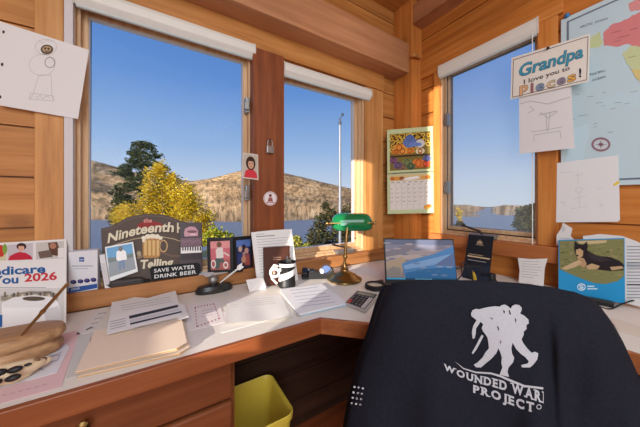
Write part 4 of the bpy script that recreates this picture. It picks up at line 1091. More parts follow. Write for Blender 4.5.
desk_sheet('card', 'white card with a dashed pink frame lying on the desk', 'card', [(185, 306.5), (219, 299.5), (225, 322), (188, 331)], .7514, (230, 220, 218), deco=deco)
def deco(a):
    for k in range(4): a.rect(.08, .1 + .1 * k, .86, .112 + .1 * k, (186, 182, 182), 1)
desk_sheet('paper_sheet', 'loose white letter curling up, left of the thick sheaf of papers', 'paper', [(227, 299), (280, 294.5), (292, 319), (224.5, 326)], .7516, (232, 228, 224), curl=lambda u, v: .010 * (1 - u) ** 2 * v + .006 * (u * v) ** 2 + .004 * sin(u * 5) ** 2 * v, deco=deco)
desk_sheet('paper_sheet', 'plain white sheet under the curling letter', 'paper', [(222, 312), (250, 308), (276, 318), (221, 333)], .7510, (230, 224, 218))
def sheaf(q, z0, n, label):
    t = thing('paper_sheaf', label, 'papers', P(310, 298, z=.751))
    rnd = random.Random(3)
    for k in range(n):
        z = z0 + .0022 * k
        f = lambda a_, b_, z=z: P(a_, b_, z=z)
        a = Art(f, UP); qq = [(x + rnd.uniform(-.8, .8), y + rnd.uniform(-.5, .5)) for x, y in q]
        c = (176, 204, 222) if k == 1 else (228, 226, 228)
        if k == 1: qq = [(x + 1.6, y + 1.4) for x, y in qq]
        a.base(qq, c, .0018)
        if k == n - 1:
            for j in range(6): a.line([(290 + j * 2.2, 290.5 + j * 3.2), (318 + j * 3.2 + (j * 5) % 4, 287 + j * 3.0)], .6, (176, 180, 198), 1)
        a.build('page', None, t)
    return t
sheaf([(280, 289.5), (322, 283.5), (347, 303.5), (299, 314.5)], .7525, 5, 'thick sheaf of printed pages with a blue sheet near the bottom')
desk_sheet('paper_sheet', 'white sheet under the left edge of the sheaf of printed pages', 'paper', [(277, 290), (290, 288), (312, 313), (301, 318)], .7512, (222, 218, 214))
desk_sheet('paper_sheet', 'sunlit white sheet lying behind the brass lamp', 'paper', [(338, 267.5), (366, 264.5), (388, 277), (352, 273)], .7512, (232, 228, 222))
desk_sheet('paper_sheet', 'white sheet on the desk at the right edge of the picture', 'paper', [(592, 303), (648, 312), (650, 330), (606, 316)], .7512, (228, 218, 208))
desk_sheet('paper_sheet', 'cream sheet on the desk right of the blanket, nearest the front', 'paper', [(610, 318), (652, 331), (655, 341), (619, 332)], .7512, (222, 208, 194))
# ================================================================== THINGS ON THE WINDOW LEDGE
SZ = .822
BLK = flat('satin black', (28, 27, 28), rough=.45)
WHP = flat('white plastic', (226, 222, 218), rough=.4, var=.02)
CHROME = flat('silver', (196, 194, 190), rough=.2, metal=.9)
# lens wipe box
bp = P(68.5, 293.5, z=SZ); bp2 = P(97.5, 288, z=SZ)
f0 = lambda px, py: P(px, py, y=1.312)
x0_, x1_ = P(68.5, 270, y=1.312).x, P(97.5, 270, y=1.312).x; zt0 = P(83, 251, y=1.312).z
bx_ = thing('lens_wipe_box', 'white and blue box of lens wipes on the ledge beside the handbook', 'box', V(((x0_ + x1_) / 2, 1.33, SZ)))
a = Art(f0, NL)
a.mb.box(x0_, x1_, 1.3122, 1.358, SZ + .001, zt0, lin((222, 218, 220)))
a.poly([(68.7, 288), (97.3, 283.6), (97.3, 288), (68.7, 293.2)], (50, 84, 150), 1)
a.rect(79.2, 257.2, 84.2, 261.6, (28, 64, 140), 1); a.text('ZEISS', (79.6, 260.2), (1, 0), (0, 1), 1.3, (232, 236, 244), 2, width=4.2, bold=.02)
a.rect(72, 265.6, 93, 266.4, (140, 146, 158), 1); a.rect(74, 268.2, 88, 268.8, (170, 174, 184), 1)
for cx, cy in ((73.5, 282), (80.5, 281.3), (87, 280.6), (93.5, 279.8)): a.ell(cx, cy, 3.0, 2.1, (44, 42, 92), 1); a.ell(cx - .5, cy - .4, 1.5, 1, (92, 84, 140), 2)
a.text('ZEISS', (70.8, 290.6), (1, -.17), (0, 1), 2.0, (222, 228, 240), 2, width=9)
a.build('carton', None, bx_)
# slim white booklet leaning
sb = MB(); u0 = P(104, 287, z=SZ); 
b0 = P(105.0, 287.5, y=1.308); b0.z = SZ + .001; t0 = P(99, 255, y=1.334)
ex = V((.017, 0, 0))
sb.hexa([b0, b0 + ex, b0 + ex + V((0, .025, 0)), b0 + V((0, .025, 0)), t0, t0 + ex, t0 + ex + V((0, .025, .0)), t0 + V((0, .025, .0))], lin((224, 218, 216)))
sb.poly([b0 + V((.002, -.0006, .01)), b0 + ex + V((-.002, -.0006, .01)), b0 * .25 + t0 * .75 + ex + V((-.002, -.001, 0)), b0 * .25 + t0 * .75 + V((.002, -.001, 0))], lin((206, 200, 200)))
tag(sb.build('booklet', PR), 'slim white booklet leaning between the lens wipe box and the pub sign', 'booklet')

# the wooden pub sign
sp = plane3(P(101, 227, y=1.378), P(202, 223, y=1.378), P(130, 283, y=1.336)); f = lambda a_, b_: P(a_, b_, plane=sp)
sg = thing('wooden_sign', "brown wooden arched pub sign lettered 'the Nineteenth' with a beer mug", 'sign', P(152, 276, z=SZ, ) )
outl = [(101, 228.5), (110, 226.5), (116, 224), (124, 219), (134, 215.6), (144, 214), (152, 213.8), (162, 214.6), (172, 217), (181, 221), (190, 222.6), (202, 222.3), (202.5, 270.8), (103.5, 287.6)]
a = Art(f, sp[1]); a.base(outl, (92, 78, 70), .012)
inn = [(103, 230.5), (111, 228.5), (117, 226), (125, 221), (135, 217.6), (144, 216), (152, 215.8), (162, 216.6), (171, 219), (180, 223), (190, 224.6), (200, 224.4)]
a.line(inn, .6, (120, 104, 94), 1)
a.build('board', flat('painted board', WHITE, rough=.7, var=.08, vscale=20), sg)
a = Art(f, sp[1])
CR = (226, 214, 186)
def arc_text(a, body, base, h, col, k, bold=.03):
    vs, fs = text_tris(body, bold, .12, 1.0); x0 = min(p[0] for p in vs); x1 = max(p[0] for p in vs); q = []
    for x, y in vs:
        t = (x - x0) / (x1 - x0); b = arc(base, t); q.append(a.p(b.x, b.y - y / .72 * h, k))
    a.mb.add(q, fs, lin(col))
base_n = [(107.5, 243.2), (116, 240.4), (128, 236.8), (140, 234), (152, 232.2), (164, 231.6), (174, 231.8)]
arc_text(a, 'Nineteenth', [(x + .7, y + .7) for x, y in base_n], 9.6, (52, 40, 36), 2)
arc_text(a, 'Nineteenth', base_n, 9.6, CR, 3)
a.text('Hole', (177, 232.3), (.99, .14), (0, 1), 9.6, CR, 3, width=20, bold=.03)
a.ell(150, 226, 13, 5, (150, 62, 62), 1); a.text('the', (143.5, 222.6), (1, -.03), (0, 1), 4.2, (222, 150, 140), 4, width=8.5, bold=.03, shear=.2)
a.line([(112, 246), (122, 242.6), (134, 239), (148, 236.8), (162, 236.8), (174, 239), (182, 242)], .8, (190, 172, 140), 2)
a.text('Telling', (140.5, 268.6), (.995, -.075), (0, 1), 8.6, CR, 3, width=33, bold=.035, shear=.1)
a.poly([(142.5, 237.5), (161, 237), (160, 256), (158, 257.6), (144.5, 258.2), (142.8, 256.6)], (186, 140, 86), 3)
for k in range(4): a.poly([(144 + 4.2 * k, 240.5), (146.8 + 4.2 * k, 240.4), (146.6 + 4.1 * k, 255.4), (144.4 + 4.1 * k, 255.6)], (222, 186, 130), 4)
for x, y, r in ((144, 238, 2.6), (148, 236.6, 3), (152.5, 236.2, 3), (157, 236.6, 2.9), (160.5, 238, 2.2), (143.6, 241, 1.6)): a.ell(x, y, r, r * .8, (240, 230, 206), 5)
a.ring(163.5, 246, 4.6, 6.6, 1.4, (214, 182, 130), 3); a.ring(163.5, 246, 4.6, 6.6, .4, (120, 84, 52), 4)
a.line([(137, 258), (142, 256)], 2.4, (150, 130, 104), 2); a.line([(160, 252), (172, 256), (182, 256)], 2.2, (116, 96, 84), 2)
a.ell(139, 253.5, 2.2, 2.6, (180, 160, 130), 2)
a.build('painted_lettering', None, sg)

# photo leaning on the sign
pp_ = plane3(P(105, 247, y=1.352), P(133, 242, y=1.352), P(120, 279, y=1.322)); f = lambda a_, b_: P(a_, b_, plane=pp_)
a = Art(f, pp_[1]); a.base([(105, 247), (133, 241.8), (138, 271.5), (108.6, 282)], (222, 220, 216), .001)
a.poly([(106.4, 248.3), (131.8, 243.5), (133.6, 256), (108, 262)], (70, 142, 190), 1); a.poly([(108, 260), (133.2, 254.5), (136, 268.8), (109.6, 277.2)], (128, 130, 134), 2); a.poly([(108, 258), (118, 257), (133, 253), (133.4, 257), (108.4, 263)], (84, 96, 84), 3)
a.poly([(116.5, 252), (119, 250), (123, 249.4), (126, 251.6), (127, 259.4), (124.6, 260), (118.4, 261.2), (116.4, 259.6)], (236, 232, 228), 4); a.ell(120.6, 248.8, 2.3, 2.6, (96, 78, 66), 5); a.poly([(118.8, 261), (124.6, 259.6), (125.2, 268), (123, 269), (121.6, 262.6), (121, 270), (119.2, 270.4)], (92, 112, 146), 4)
tag(a.build('photograph', GLOSSPR), 'tilted photo of a person in a white jacket against blue, leaning on the sign', 'photo')
# piano card
kp = plane3(P(180, 223.5, y=1.366), P(201.5, 222.5, y=1.366), P(190, 262, y=1.334)); f = lambda a_, b_: P(a_, b_, plane=kp)
a = Art(f, kp[1]); a.base([(180, 223.5), (201.6, 222.6), (201.8, 268), (180.6, 270)], (74, 64, 68), .002)
a.poly([(184, 233), (185, 228.6), (190, 226.4), (195, 227), (198, 230.6), (198, 236), (184.6, 236.6)], (198, 148, 158), 1); a.ell(192, 231.6, 5, 1.4, (120, 80, 92), 2); a.ell(193, 234.4, 3.4, .9, (226, 190, 196), 2)
a.poly([(180.6, 238.5), (201.4, 237.5), (201.4, 246), (180.7, 247)], (120, 92, 104), 1)
for k in range(10): a.line([(181.5 + 2 * k, 240 + (k * 3) % 4), (183.4 + 2 * k, 241 + (k * 5) % 5)], .5, (160, 130, 142), 2)
a.poly([(180.8, 247.4), (201.5, 246.4), (201.6, 252.4), (180.8, 253.6)], (232, 228, 224), 2)
for k in range(8): a.rect(182.2 + 2.5 * k, 246.8, 183.5 + 2.5 * k, 250.6, (30, 26, 30), 3)
a.poly([(180.8, 254), (201.6, 252.8), (201.6, 259), (180.8, 260)], (54, 46, 52), 2)
tag(a.build('card', GLOSSPR), 'dark card with piano keys leaning on the right end of the sign', 'card')
# save water sign
kp = plane3(P(150, 268, y=1.33), P(198, 263, y=1.33), P(172, 279, y=1.312)); f = lambda a_, b_: P(a_, b_, plane=kp)
a = Art(f, kp[1]); a.base([(149.6, 268.4), (152, 266.4), (197.6, 262.6), (200.4, 264.6), (200.6, 272.4), (198, 274.6), (154.6, 280.6), (151.6, 279)], (36, 36, 38), .006)
a.text('SAVE WATER', (154, 272.6), (.995, -.105), (0, 1), 3.6, (226, 224, 220), 2, width=41, bold=.02, space=1.1)
a.text('DRINK BEER', (154.4, 278.4), (.995, -.115), (0, 1), 3.6, (226, 224, 220), 2, width=42, bold=.02, space=1.1)
tag(a.build('plaque'), "small black 'SAVE WATER DRINK BEER' plaque propped before the pub sign", 'sign')
# dark spectacle case and clip
c = P(124, 280.5, y=1.322)
gc = thing('spectacle_case', 'dark grey spectacle case lying below the tilted photo', 'case', V((c.x, 1.325, SZ)))
mb = MB(); loft(mb, [rrect(c.x + .01, 1.322, .062 * k, .018 * k, .014 * k, SZ + z) for k, z in ((.9, .001), (1, .006), (1, .014), (.9, .022), (.6, .026))], True, True); mb.build('case_shell', flat('grey brown vinyl', (66, 58, 56), rough=.55), gc, smooth=50)
MB().box(c.x - .053, c.x + .073, 1.3032, 1.306, SZ + .0125, SZ + .0155).build('case_seam', BLK, gc)
c = P(143, 284, z=SZ); 
t = thing('clip', 'small black binder clip at the edge of the ledge in front of the sign', 'clip', V((c.x, 1.314, SZ)))
MB().prism([V((c.x - .02, 1.305, SZ + .001)), V((c.x + .024, 1.305, SZ + .001)), V((c.x + .02, 1.316, SZ + .012)), V((c.x - .016, 1.316, SZ + .012))], V((0, .012, 0))).build('clip_body', BLK, t, bevel=.001)
MB().tube([V((c.x + .02, 1.306, SZ + .005)), V((c.x + .045, 1.304, SZ + .004)), V((c.x + .045, 1.312, SZ + .006)), V((c.x + .02, 1.314, SZ + .010))], .0013, 6).build('clip_wire', BLK, t)

# double frame
def dframe(q, side, deco, parent):
    c4 = [P(a_, b_, d=d_) for a_, b_, d_ in q]; n = nrm(c4); g = bil(c4)
    fr = MB(); w = .09
    for (u0, u1, v0, v1) in ((0, 1, 0, w), (0, 1, 1 - w, 1), (0, .12, w, 1 - w), (.88, 1, w, 1 - w)):
        p = [g(u0, v0), g(u1, v0), g(u1, v1), g(u0, v1)]; fr.prism([k + n * .006 for k in p], n * -.010)
    fr.build('frame', BLK, parent, bevel=.001)
    fr = MB(); fr.prism([g(.02, .02) , g(.98, .02), g(.98, .98), g(.02, .98)], n * -.003); fr.build('backing', BLK, parent)
    a = Art(g, n); deco(a); a.build('photograph', GLOSSPR, parent)
ylin = lambda px, py: (P(px, py, y=1.335) - EYE).dot(FWD)
df = thing('double_photo_frame', 'black hinged double photo frame standing on the ledge', 'photo frame', P(232, 272, y=1.335))
dA, dB, dC = ylin(207, 255), ylin(233, 255) - .045, ylin(253, 255)
def red(a):
    a.rect(.1, .08, .9, .92, (206, 108, 118), 1); a.rect(.1, .08, .9, .3, (226, 150, 150), 2); a.rect(.1, .62, .9, .92, (178, 96, 92), 2)
    a.poly([(.32, .35), (.45, .25), (.6, .3), (.62, .55), (.5, .62), (.34, .58)], (226, 214, 206), 3); a.ell(.46, .2, .1, .08, (120, 84, 66), 4); a.poly([(.3, .58), (.6, .58), (.66, .72), (.5, .7), (.44, .88), (.3, .88)], (84, 96, 92), 3)
    a.line([(.62, .42), (.84, .52)], .05, (226, 206, 200), 4); a.ring(.22, .74, .1, .12, .04, (232, 222, 216), 4); a.ring(.7, .78, .1, .1, .04, (232, 222, 216), 4)
def blue(a):
    a.rect(.1, .08, .9, .92, (44, 50, 92), 1); a.rect(.1, .08, .9, .3, (96, 124, 190), 2); a.rect(.1, .7, .9, .92, (70, 52, 66), 2)
    for x, y, r, c in ((.34, .36, .1, (206, 170, 150)), (.52, .3, .09, (60, 44, 44)), (.66, .42, .11, (214, 160, 140)), (.5, .52, .09, (196, 150, 132))): a.ell(x, y, r, r * .8, c, 3)
    a.poly([(.2, .5), (.45, .45), (.48, .78), (.2, .8)], (58, 66, 116), 4); a.poly([(.55, .55), (.8, .5), (.84, .84), (.55, .82)], (176, 92, 84), 4); a.ell(.5, .66, .12, .1, (206, 150, 120), 5)
dframe([(207, 238, dA), (233, 237, dB), (233.5, 272.5, dB), (208, 273.5, dA)], 0, red, df)
dframe([(233, 237, dB), (252.5, 235.5, dC), (253, 270, dC), (233.5, 272.5, dB)], 1, blue, df)
# envelopes beneath the frame
desk_sheet('envelope', 'white envelope sticking out from under the double frame, the lower one', 'envelope', [(202, 274), (240, 266.4), (242, 269), (206, 276.6)], SZ + .0012, (226, 220, 216), .0015)
desk_sheet('envelope', 'white envelope sticking out from under the double frame, the upper one', 'envelope', [(193, 272.2), (206, 269.6), (216, 271.6), (200, 275)], SZ + .004, (230, 224, 220), .0015)

# ================================================================== MIDDLE OF THE DESK
# golf ball pen stand
gpos = P(214.5, 291.5, z=DZ)
gs = thing('desk_trophy', 'black oval desk stand carrying a silver golf ball', 'desk stand', V((gpos.x, gpos.y, DZ)))
MB().lathe(V((gpos.x, gpos.y, DZ + .001)), [(.96, 0), (1.0, .003), (1.0, .018), (.94, .022), (.88, .031), (.6, .034), (0.0, .034)], 36, u=V((1, 0, 0)), sx=.082, sy=.036).build('base', flat('black marble', (40, 40, 40), rough=.25, var=.3, vscale=40), gs, smooth=35)
MB().box(gpos.x - .03, gpos.x + .03, gpos.y - .037, gpos.y - .034, DZ + .005, DZ + .015).build('name_plate', flat('dark plate', (70, 66, 58), rough=.3, metal=.6), gs)
gb = P(213, 282.5, d=(gpos - EYE).dot(FWD)); 
MB().ball(V((gb.x, gb.y, DZ + .056)), .0213, 16).build('golf_ball', flat('pewter', (150, 146, 142), rough=.35, metal=.7, bump=.6, vscale=260), gs, smooth=80)
MB().lathe(V((gb.x, gb.y, DZ + .034)), [(.012, 0), (.007, .003), (.011, .007)], 14).build('ball_cup', CHROME, gs, smooth=50)
p1 = V((gpos.x + .024, gpos.y, DZ + .037)); p2 = P(240, 267, d=(gpos - EYE).dot(FWD) + .03)
pn = thing('quill_pen', 'white pen slanting up out of the black golf ball stand', 'pen', p1)
MB().tube([p1, p1 * .6 + p2 * .4, p1 * .2 + p2 * .8, p2 - (p2 - p1) * .15], [.0025, .004, .0042, .004], 10).build('pen_barrel', WHP, pn, smooth=50)
dd = (p2 - p1).normalized(); wn = dd.cross(FWD).normalized()
MB().prism([p2 - dd * .02, p2 - dd * .006 + wn * .012, p2 + dd * .022 + wn * .010, p2 + dd * .010, p2 + dd * .014 - wn * .012, p2 - dd * .010 - wn * .012], FWD * .003).build('pen_end', WHP, pn)
# tent card
c4 = [P(246, 280, d=1.20), P(263, 277.5, d=1.225), P(266, 289, z=DZ + .001), P(249.5, 292, z=DZ + .001)]
a = Art(bil(c4), nrm(c4)); a.base([(0, 0), (1, 0), (1, 1), (0, 1)], (230, 224, 220), .001)
for k in range(3): a.rect(.2, .3 + .15 * k, .7, .33 + .15 * k, (196, 190, 190), 1)
b4 = [c4[0] + FWD * .002, c4[1] + FWD * .002, V((c4[2].x, c4[2].y, DZ + .001)) + FWD * .025, V((c4[3].x, c4[3].y, DZ + .001)) + FWD * .025]
a.mb.poly(b4, lin((206, 200, 196)))
tag(a.build('tent_card'), 'small white folded card standing on the desk beside the black golf stand', 'card')
# standing letter
zt1 = 1.012
BL_, BR_ = P(255, 285.5, z=DZ + .001), P(292, 284.5, z=DZ + .001)
BL_.y = BR_.y = 1.205
TLq = P(251, 231.3, y=1.296); TRq = P(291.5, 229, y=1.296)
BL_ = V((TLq.x + .006, 1.205, DZ + .001)); BR_ = V((TRq.x - .004, 1.205, DZ + .001))
c4 = [TLq, TRq, BR_, BL_]; n4 = nrm(c4); g4 = bil(c4)
a = Art(g4, n4); a.base([(0, .02), (.5, 0), (1, 0), (1, 1), (0, 1)], (230, 226, 222), .003)
a.rect(.1, .10, .55, .115, (120, 118, 120), 1); a.rect(.1, .06, .3, .07, (160, 158, 160), 1)
for k in range(13): a.rect(.1, .16 + .05 * k, [.9, .86, .92, .6][k % 4], .17 + .05 * k, (178, 176, 178), 1)
tag(a.build('letter'), 'white typed letter standing upright against the dark red post', 'paper')
pm = plane3(P(263.5, 247, y=1.248), P(289.5, 245, y=1.248), P(277, 285, y=1.186)); f = lambda a_, b_: P(a_, b_, plane=pm)
a = Art(f, pm[1]); a.base([(263.5, 247.5), (289.6, 245.4), (290.4, 284.6), (264.4, 286)], (84, 46, 34), .008)
a.line([(265, 249), (288.4, 247), (289, 283.2), (265.6, 284.6), (265, 249)], .4, (60, 32, 24), 1)
for k in range(2): a.rect(273, 257 + 2 * k, 281, 257.7 + 2 * k, (176, 140, 116), 1)
tag(a.build('leather_folder', flat('brown leather', WHITE, rough=.5, var=.1, vscale=60)), 'dark brown leather folder standing in front of the white typed letter', 'folder')
# golf bag pen cup
gp_ = P(286.5, 287.5, z=DZ); gp_ = gp_ + FWD * .016
gbag = thing('pen_cup', 'black and white miniature golf bag pen cup', 'pen cup', V((gp_.x, gp_.y, DZ)))
RB = .043
MB().lathe(V((gp_.x, gp_.y, DZ + .001)), [(RB * .92, 0), (RB, .004), (RB, .018), (RB * .94, .022), (RB * .93, .10), (RB * 1.04, .106), (RB * 1.05, .122), (RB * .98, .124), (RB * .92, .108), (RB * .8, .04)], 28).build('bag_body', BLK, gbag, smooth=40)
nc = (EYE - gp_); nc.z = 0; nc.normalize(); sc_r = V((-nc.y, nc.x, 0))
def onbag(ang, h, r=RB * 1.0): return V((gp_.x, gp_.y, DZ + h)) + (nc * cos(ang) + sc_r * sin(ang)) * r
mb = MB()
def patch(a0, a1, h00, h01, h10, h11, col=WHITE, r=RB * 1.0):
    N = 8; rows_ = []
    for j in range(2):
        rows_.append([onbag(a0 + (a1 - a0) * i / N, (h00 + (h10 - h00) * i / N) if j == 0 else (h01 + (h11 - h01) * i / N), r) for i in range(N + 1)])
    mb.grid(rows_, lin(col) if col != WHITE else WHITE)
patch(-1.2, 1.4, .030, .062, .070, .100); patch(-.9, 1.3, .105, .121, .105, .121, r=RB * 1.075); patch(-1.5, -.7, .07, .098, .085, .098)
mb.build('white_panel', WHP, gbag, recalc=False)
mb = MB(); hc = [onbag(-1.15, .105, RB * 1.05), onbag(-1.35, .112, RB * 1.45), onbag(-1.5, .085, RB * 1.85), onbag(-1.45, .045, RB * 1.7), onbag(-1.25, .02, RB * 1.15)]
mb.tube(hc, .006, 8); mb.build('strap', WHP, gbag, smooth=60)
bc = onbag(-1.15, .078, RB * 1.5)
mb = MB(); mb.lathe(bc, [(.024, 0), (.026, .002), (.024, .004)], 20, ax=nc); mb.build('badge', WHP, gbag, smooth=30)
a = Art(lambda x, y: bc + sc_r * x + UP * -y, nc); a.ell(0, 0, .018, .018, (206, 196, 192), 11); a.ell(0, 0, .015, .012, (60, 50, 50), 12); a.ell(-.003, .0, .006, .008, (196, 150, 130), 13); a.build('badge_print', None, gbag)
for i, (an, tx, h, c, lb) in enumerate(((.3, .012, .145, (30, 30, 32), 'black pen standing foremost in the golf bag pen cup'), (2.2, -.012, .15, (70, 66, 72), 'dark grey pen at the back left of the golf bag pen cup'), (3.6, .006, .14, (24, 24, 30), 'dark blue-black pen at the back of the golf bag pen cup'), (5.2, .022, .138, (46, 44, 46), 'charcoal pen at the right of the golf bag pen cup'))):
    b = V((gp_.x, gp_.y, DZ + .045)) + (nc * cos(an) + sc_r * sin(an)) * .016; tp = b + UP * (h - .045) + sc_r * tx
    t = thing('pen', lb, 'pen', b, 'pens in the golf bag cup')
    MB().tube([b, tp - (tp - b) * .06, tp], [.0045, .0045, .003], 8).build('pen_barrel', flat('pen body %d' % i, c, rough=.4), t, smooth=40)
    MB().box(tp.x - .001, tp.x + .001, tp.y - .008, tp.y - .005, tp.z - .03, tp.z - .004).build('pen_clip', CHROME, t)
# tape dispenser
tp0 = P(321, 279, z=DZ) + FWD * .02
td = thing('tape_dispenser', 'black desk tape dispenser with a blue roll', 'tape dispenser', V((tp0.x, tp0.y, DZ)))
dr = RGT * .96 + FWD * .10; dr.normalize(); dn2 = V((-dr.y, dr.x, 0))
prof = [(-.070, .0), (.066, .0), (.070, .012), (.068, .05), (.058, .056), (.046, .040), (.030, .030), (.010, .026), (-.018, .034), (-.040, .046), (-.066, .046), (-.072, .036)]
MB().prism([tp0 + dr * x + UP * (z + .001) - dn2 * .026 for x, z in prof], dn2 * .052).build('dispenser_body', BLK, td, bevel=.004)
MB().lathe(tp0 + dr * .030 + UP * .042 - dn2 * .011, [(.016, 0), (.027, .001), (.027, .021), (.016, .022)], 24, ax=dn2).build('tape_roll', flat('blue tape', (92, 112, 156), rough=.4), td, smooth=40)
MB().lathe(tp0 + dr * .004 + UP * .040 - dn2 * .020, [(.006, 0), (.012, .001), (.012, .03), (.006, .031)], 18, ax=dn2).build('hub', flat('pale hub', (206, 206, 206)), td, smooth=40)
cb = MB(); cb.obox(tp0 - dr * .069 + UP * .049, dr, dn2, UP, .004, .012, .003); cb.build('cutter', CHROME, td)
sp0 = P(305, 279, z=DZ) + FWD * .02
st_ = thing('desk_gadget', 'small black block-shaped desk gadget just left of the tape dispenser', 'gadget', V((sp0.x, sp0.y, DZ)))
MB().obox(sp0 + UP * .006, dr, dn2, UP, .020, .032, .005).build('gadget_base', BLK, st_, bevel=.003)
MB().obox(sp0 + UP * .034 + dn2 * .004, dr, (dn2 + UP * .25).normalized(), (UP - dn2 * .25).normalized(), .016, .030, .010).build('gadget_lever', BLK, st_, bevel=.005)
MB().obox(sp0 + UP * .018 + dn2 * .01, dr, dn2, UP, .012, .012, .010).build('gadget_head', flat('punch steel', (90, 88, 86), rough=.35, metal=.7), st_, bevel=.002)

# banker's lamp
lb = P(344.5, 280, z=DZ)
lamp = thing('desk_lamp', "brass banker's lamp with a green glass shade", 'lamp', V((lb.x, lb.y, DZ)))
MB().lathe(V((lb.x, lb.y, DZ + .001)), [(.088, 0), (.093, .004), (.092, .010), (.080, .016), (.070, .020), (.062, .030), (.040, .040), (.024, .048), (.020, .056), (.024, .062), (.018, .068), (.011, .078), (.010, .09)], 36).build('base', BRASS, lamp, smooth=40)
lt = P(347.5, 222.5, d=(lb - EYE).dot(FWD) + .02)
s0 = V((lb.x, lb.y, DZ + .085)); 
MB().tube([s0, s0 * .7 + lt * .3, s0 * .3 + lt * .7, lt], .0075, 12).lathe(s0 * .82 + lt * .18, [(.008, -.01), (.013, -.004), (.013, .004), (.008, .01)], 14).build('stem', BRASS, lamp, smooth=45)
ax_ = (RGT * .98 + FWD * .10).normalized(); fr_ = V((-ax_.y, ax_.x, 0))
hw = .106
lt2 = lt + RGT * .020 - UP * .004; hw = .112
MB().tube([lt2 - ax_ * (hw + .018), lt2 + ax_ * (hw + .018)], .0042, 8).tube([lt, lt + FWD * .05 + RGT * .016], .004, 8).build('cross_bar', BRASS, lamp, smooth=45)
for s_ in (-1, 1): MB().ball(lt2 + ax_ * s_ * (hw + .020), .010, 10).lathe(lt2 + ax_ * s_ * (hw + .002), [(.014, 0), (.010, .006), (.006, .012)], 12, ax=ax_ * s_).build('finial', BRASS, lamp, smooth=60)
gm, nt, b, o = newmat('green cased glass')
b.inputs['Base Color'].default_value = (*lin((10, 112, 62)), 1); b.inputs['Roughness'].default_value = .12; b.inputs['Coat Weight'].default_value = .6; b.inputs['Coat Roughness'].default_value = .05
nz = nd(nt, 'ShaderNodeTexNoise'); nz.inputs['Scale'].default_value = 12; tcn = nd(nt, 'ShaderNodeTexCoord'); nt.links.new(tcn.outputs['Object'], nz.inputs['Vector'])
nt.links.new(mixrgb(nt, lin((6, 92, 52)), lin((22, 128, 74)), nz.outputs[0]), b.inputs['Base Color'])
lt = lt + RGT * .030 - UP * .014 + FWD * .055; hw = .118
def shade_rows(rs):
    rows_ = []
    N = 32
    for i in range(N + 1):
        s_ = -1 + 2 * i / N; r = rs * max(.0, (1 - abs(s_) ** 5)) ** .45
        row = []
        for k in range(25):
            th = radians(-28 + 236 * k / 24)
            row.append(lt + ax_ * (s_ * hw) + (fr_ * -cos(th) * .062 + UP * (sin(th) * .066 - .002)) * (r + .10 * (1 - r) * 0))
        rows_.append(row)
    return rows_
mb = MB(); mb.grid(shade_rows(1.0)); so = mb.build('shade', gm, lamp, smooth=70)
sd_ = so.modifiers.new('thickness', 'SOLIDIFY'); sd_.thickness = .004; sd_.offset = -1
MB().tube([lt - ax_ * .05 - UP * .004, lt + ax_ * .05 - UP * .004], .014, 12).build('bulb', flat('bulb glass', (226, 222, 210), rough=.3), lamp, smooth=50)
MB().tube([lt + ax_ * .02 - UP * .03, lt + ax_ * .02 - UP * .075], .0012, 6).ball(lt + ax_ * .02 - UP * .08, .005, 8).build('pull_chain', BRASS, lamp, smooth=60)

# calculator
cz = DZ + .001
c4 = [P(357, 290.2, z=cz + .016), P(379.3, 294.2, z=cz + .016), P(365.5, 310.6, z=cz + .012), P(344.4, 302.6, z=cz + .012)]
cal_ = thing('calculator', 'silver and black desk calculator in front of the lamp', 'calculator', sum(c4, V()) / 4)
low = [V((p.x, p.y, cz)) for p in c4]
mb = MB(); mb.hexa([low[3], low[2], low[1], low[0], c4[3], c4[2], c4[1], c4[0]]); mb.build('case', flat('calculator grey', (176, 168, 164), rough=.4), cal_, bevel=.002)
g = bil(c4); n = nrm(c4)
a = Art(g, n, eps=.0005); a.rect(.05, .04, .95, .97, (122, 114, 112), 1); a.rect(.08, .06, .92, .30, (40, 38, 42), 2)
a.build('face_plate', None, cal_)
a = Art(g, n, eps=.0005); a.rect(.12, .10, .88, .27, (112, 124, 120), 3); a.text('0', (.84, .25), (.5, 0), (0, .5), .2, (40, 46, 46), 4, align='r'); a.build('display', GLOSSPR, cal_)
mb = MB(); col_ = [(206, 200, 198), (54, 48, 50), (178, 66, 56)]
for r in range(5):
    for c in range(5):
        u0, v0 = .09 + c * .168, .36 + r * .122; u1, v1 = u0 + .135, v0 + .085
        k = 1 if c < 4 else 0
        if (r, c) in ((4, 0), (3, 0)): k = 2
        q = [g(u0, v0), g(u1, v0), g(u1, v1), g(u0, v1)]
        mb.prism([p + n * .0035 for p in q], n * -.003, lin(col_[k]))
        mb.poly([g(u0 + .05, v0 + .03) + n * .0038, g(u0 + .09, v0 + .03) + n * .0038, g(u0 + .09, v0 + .055) + n * .0038, g(u0 + .05, v0 + .055) + n * .0038], lin((220, 216, 214) if k != 0 else (60, 54, 54)))
mb.build('keys', PR, cal_)
# loupe
lp0 = P(375, 288.5, z=DZ)
lo = thing('magnifier', 'round black-rimmed magnifier lying behind the calculator', 'magnifier', V((lp0.x, lp0.y, DZ)))
MB().lathe(V((lp0.x, lp0.y, DZ + .001)), [(.043, 0), (.048, .002), (.048, .020), (.045, .023), (.040, .023), (.039, .019), (.039, .004), (.043, 0)], 36).build('rim', BLK, lo, smooth=40)
MB().lathe(V((lp0.x, lp0.y, DZ + .006)), [(.039, 0), (.039, .010), (.028, .0125), (.0, .0135)], 32).build('lens', flat('milky lens', (206, 200, 184), rough=.1, spec=.6), lo, smooth=60)
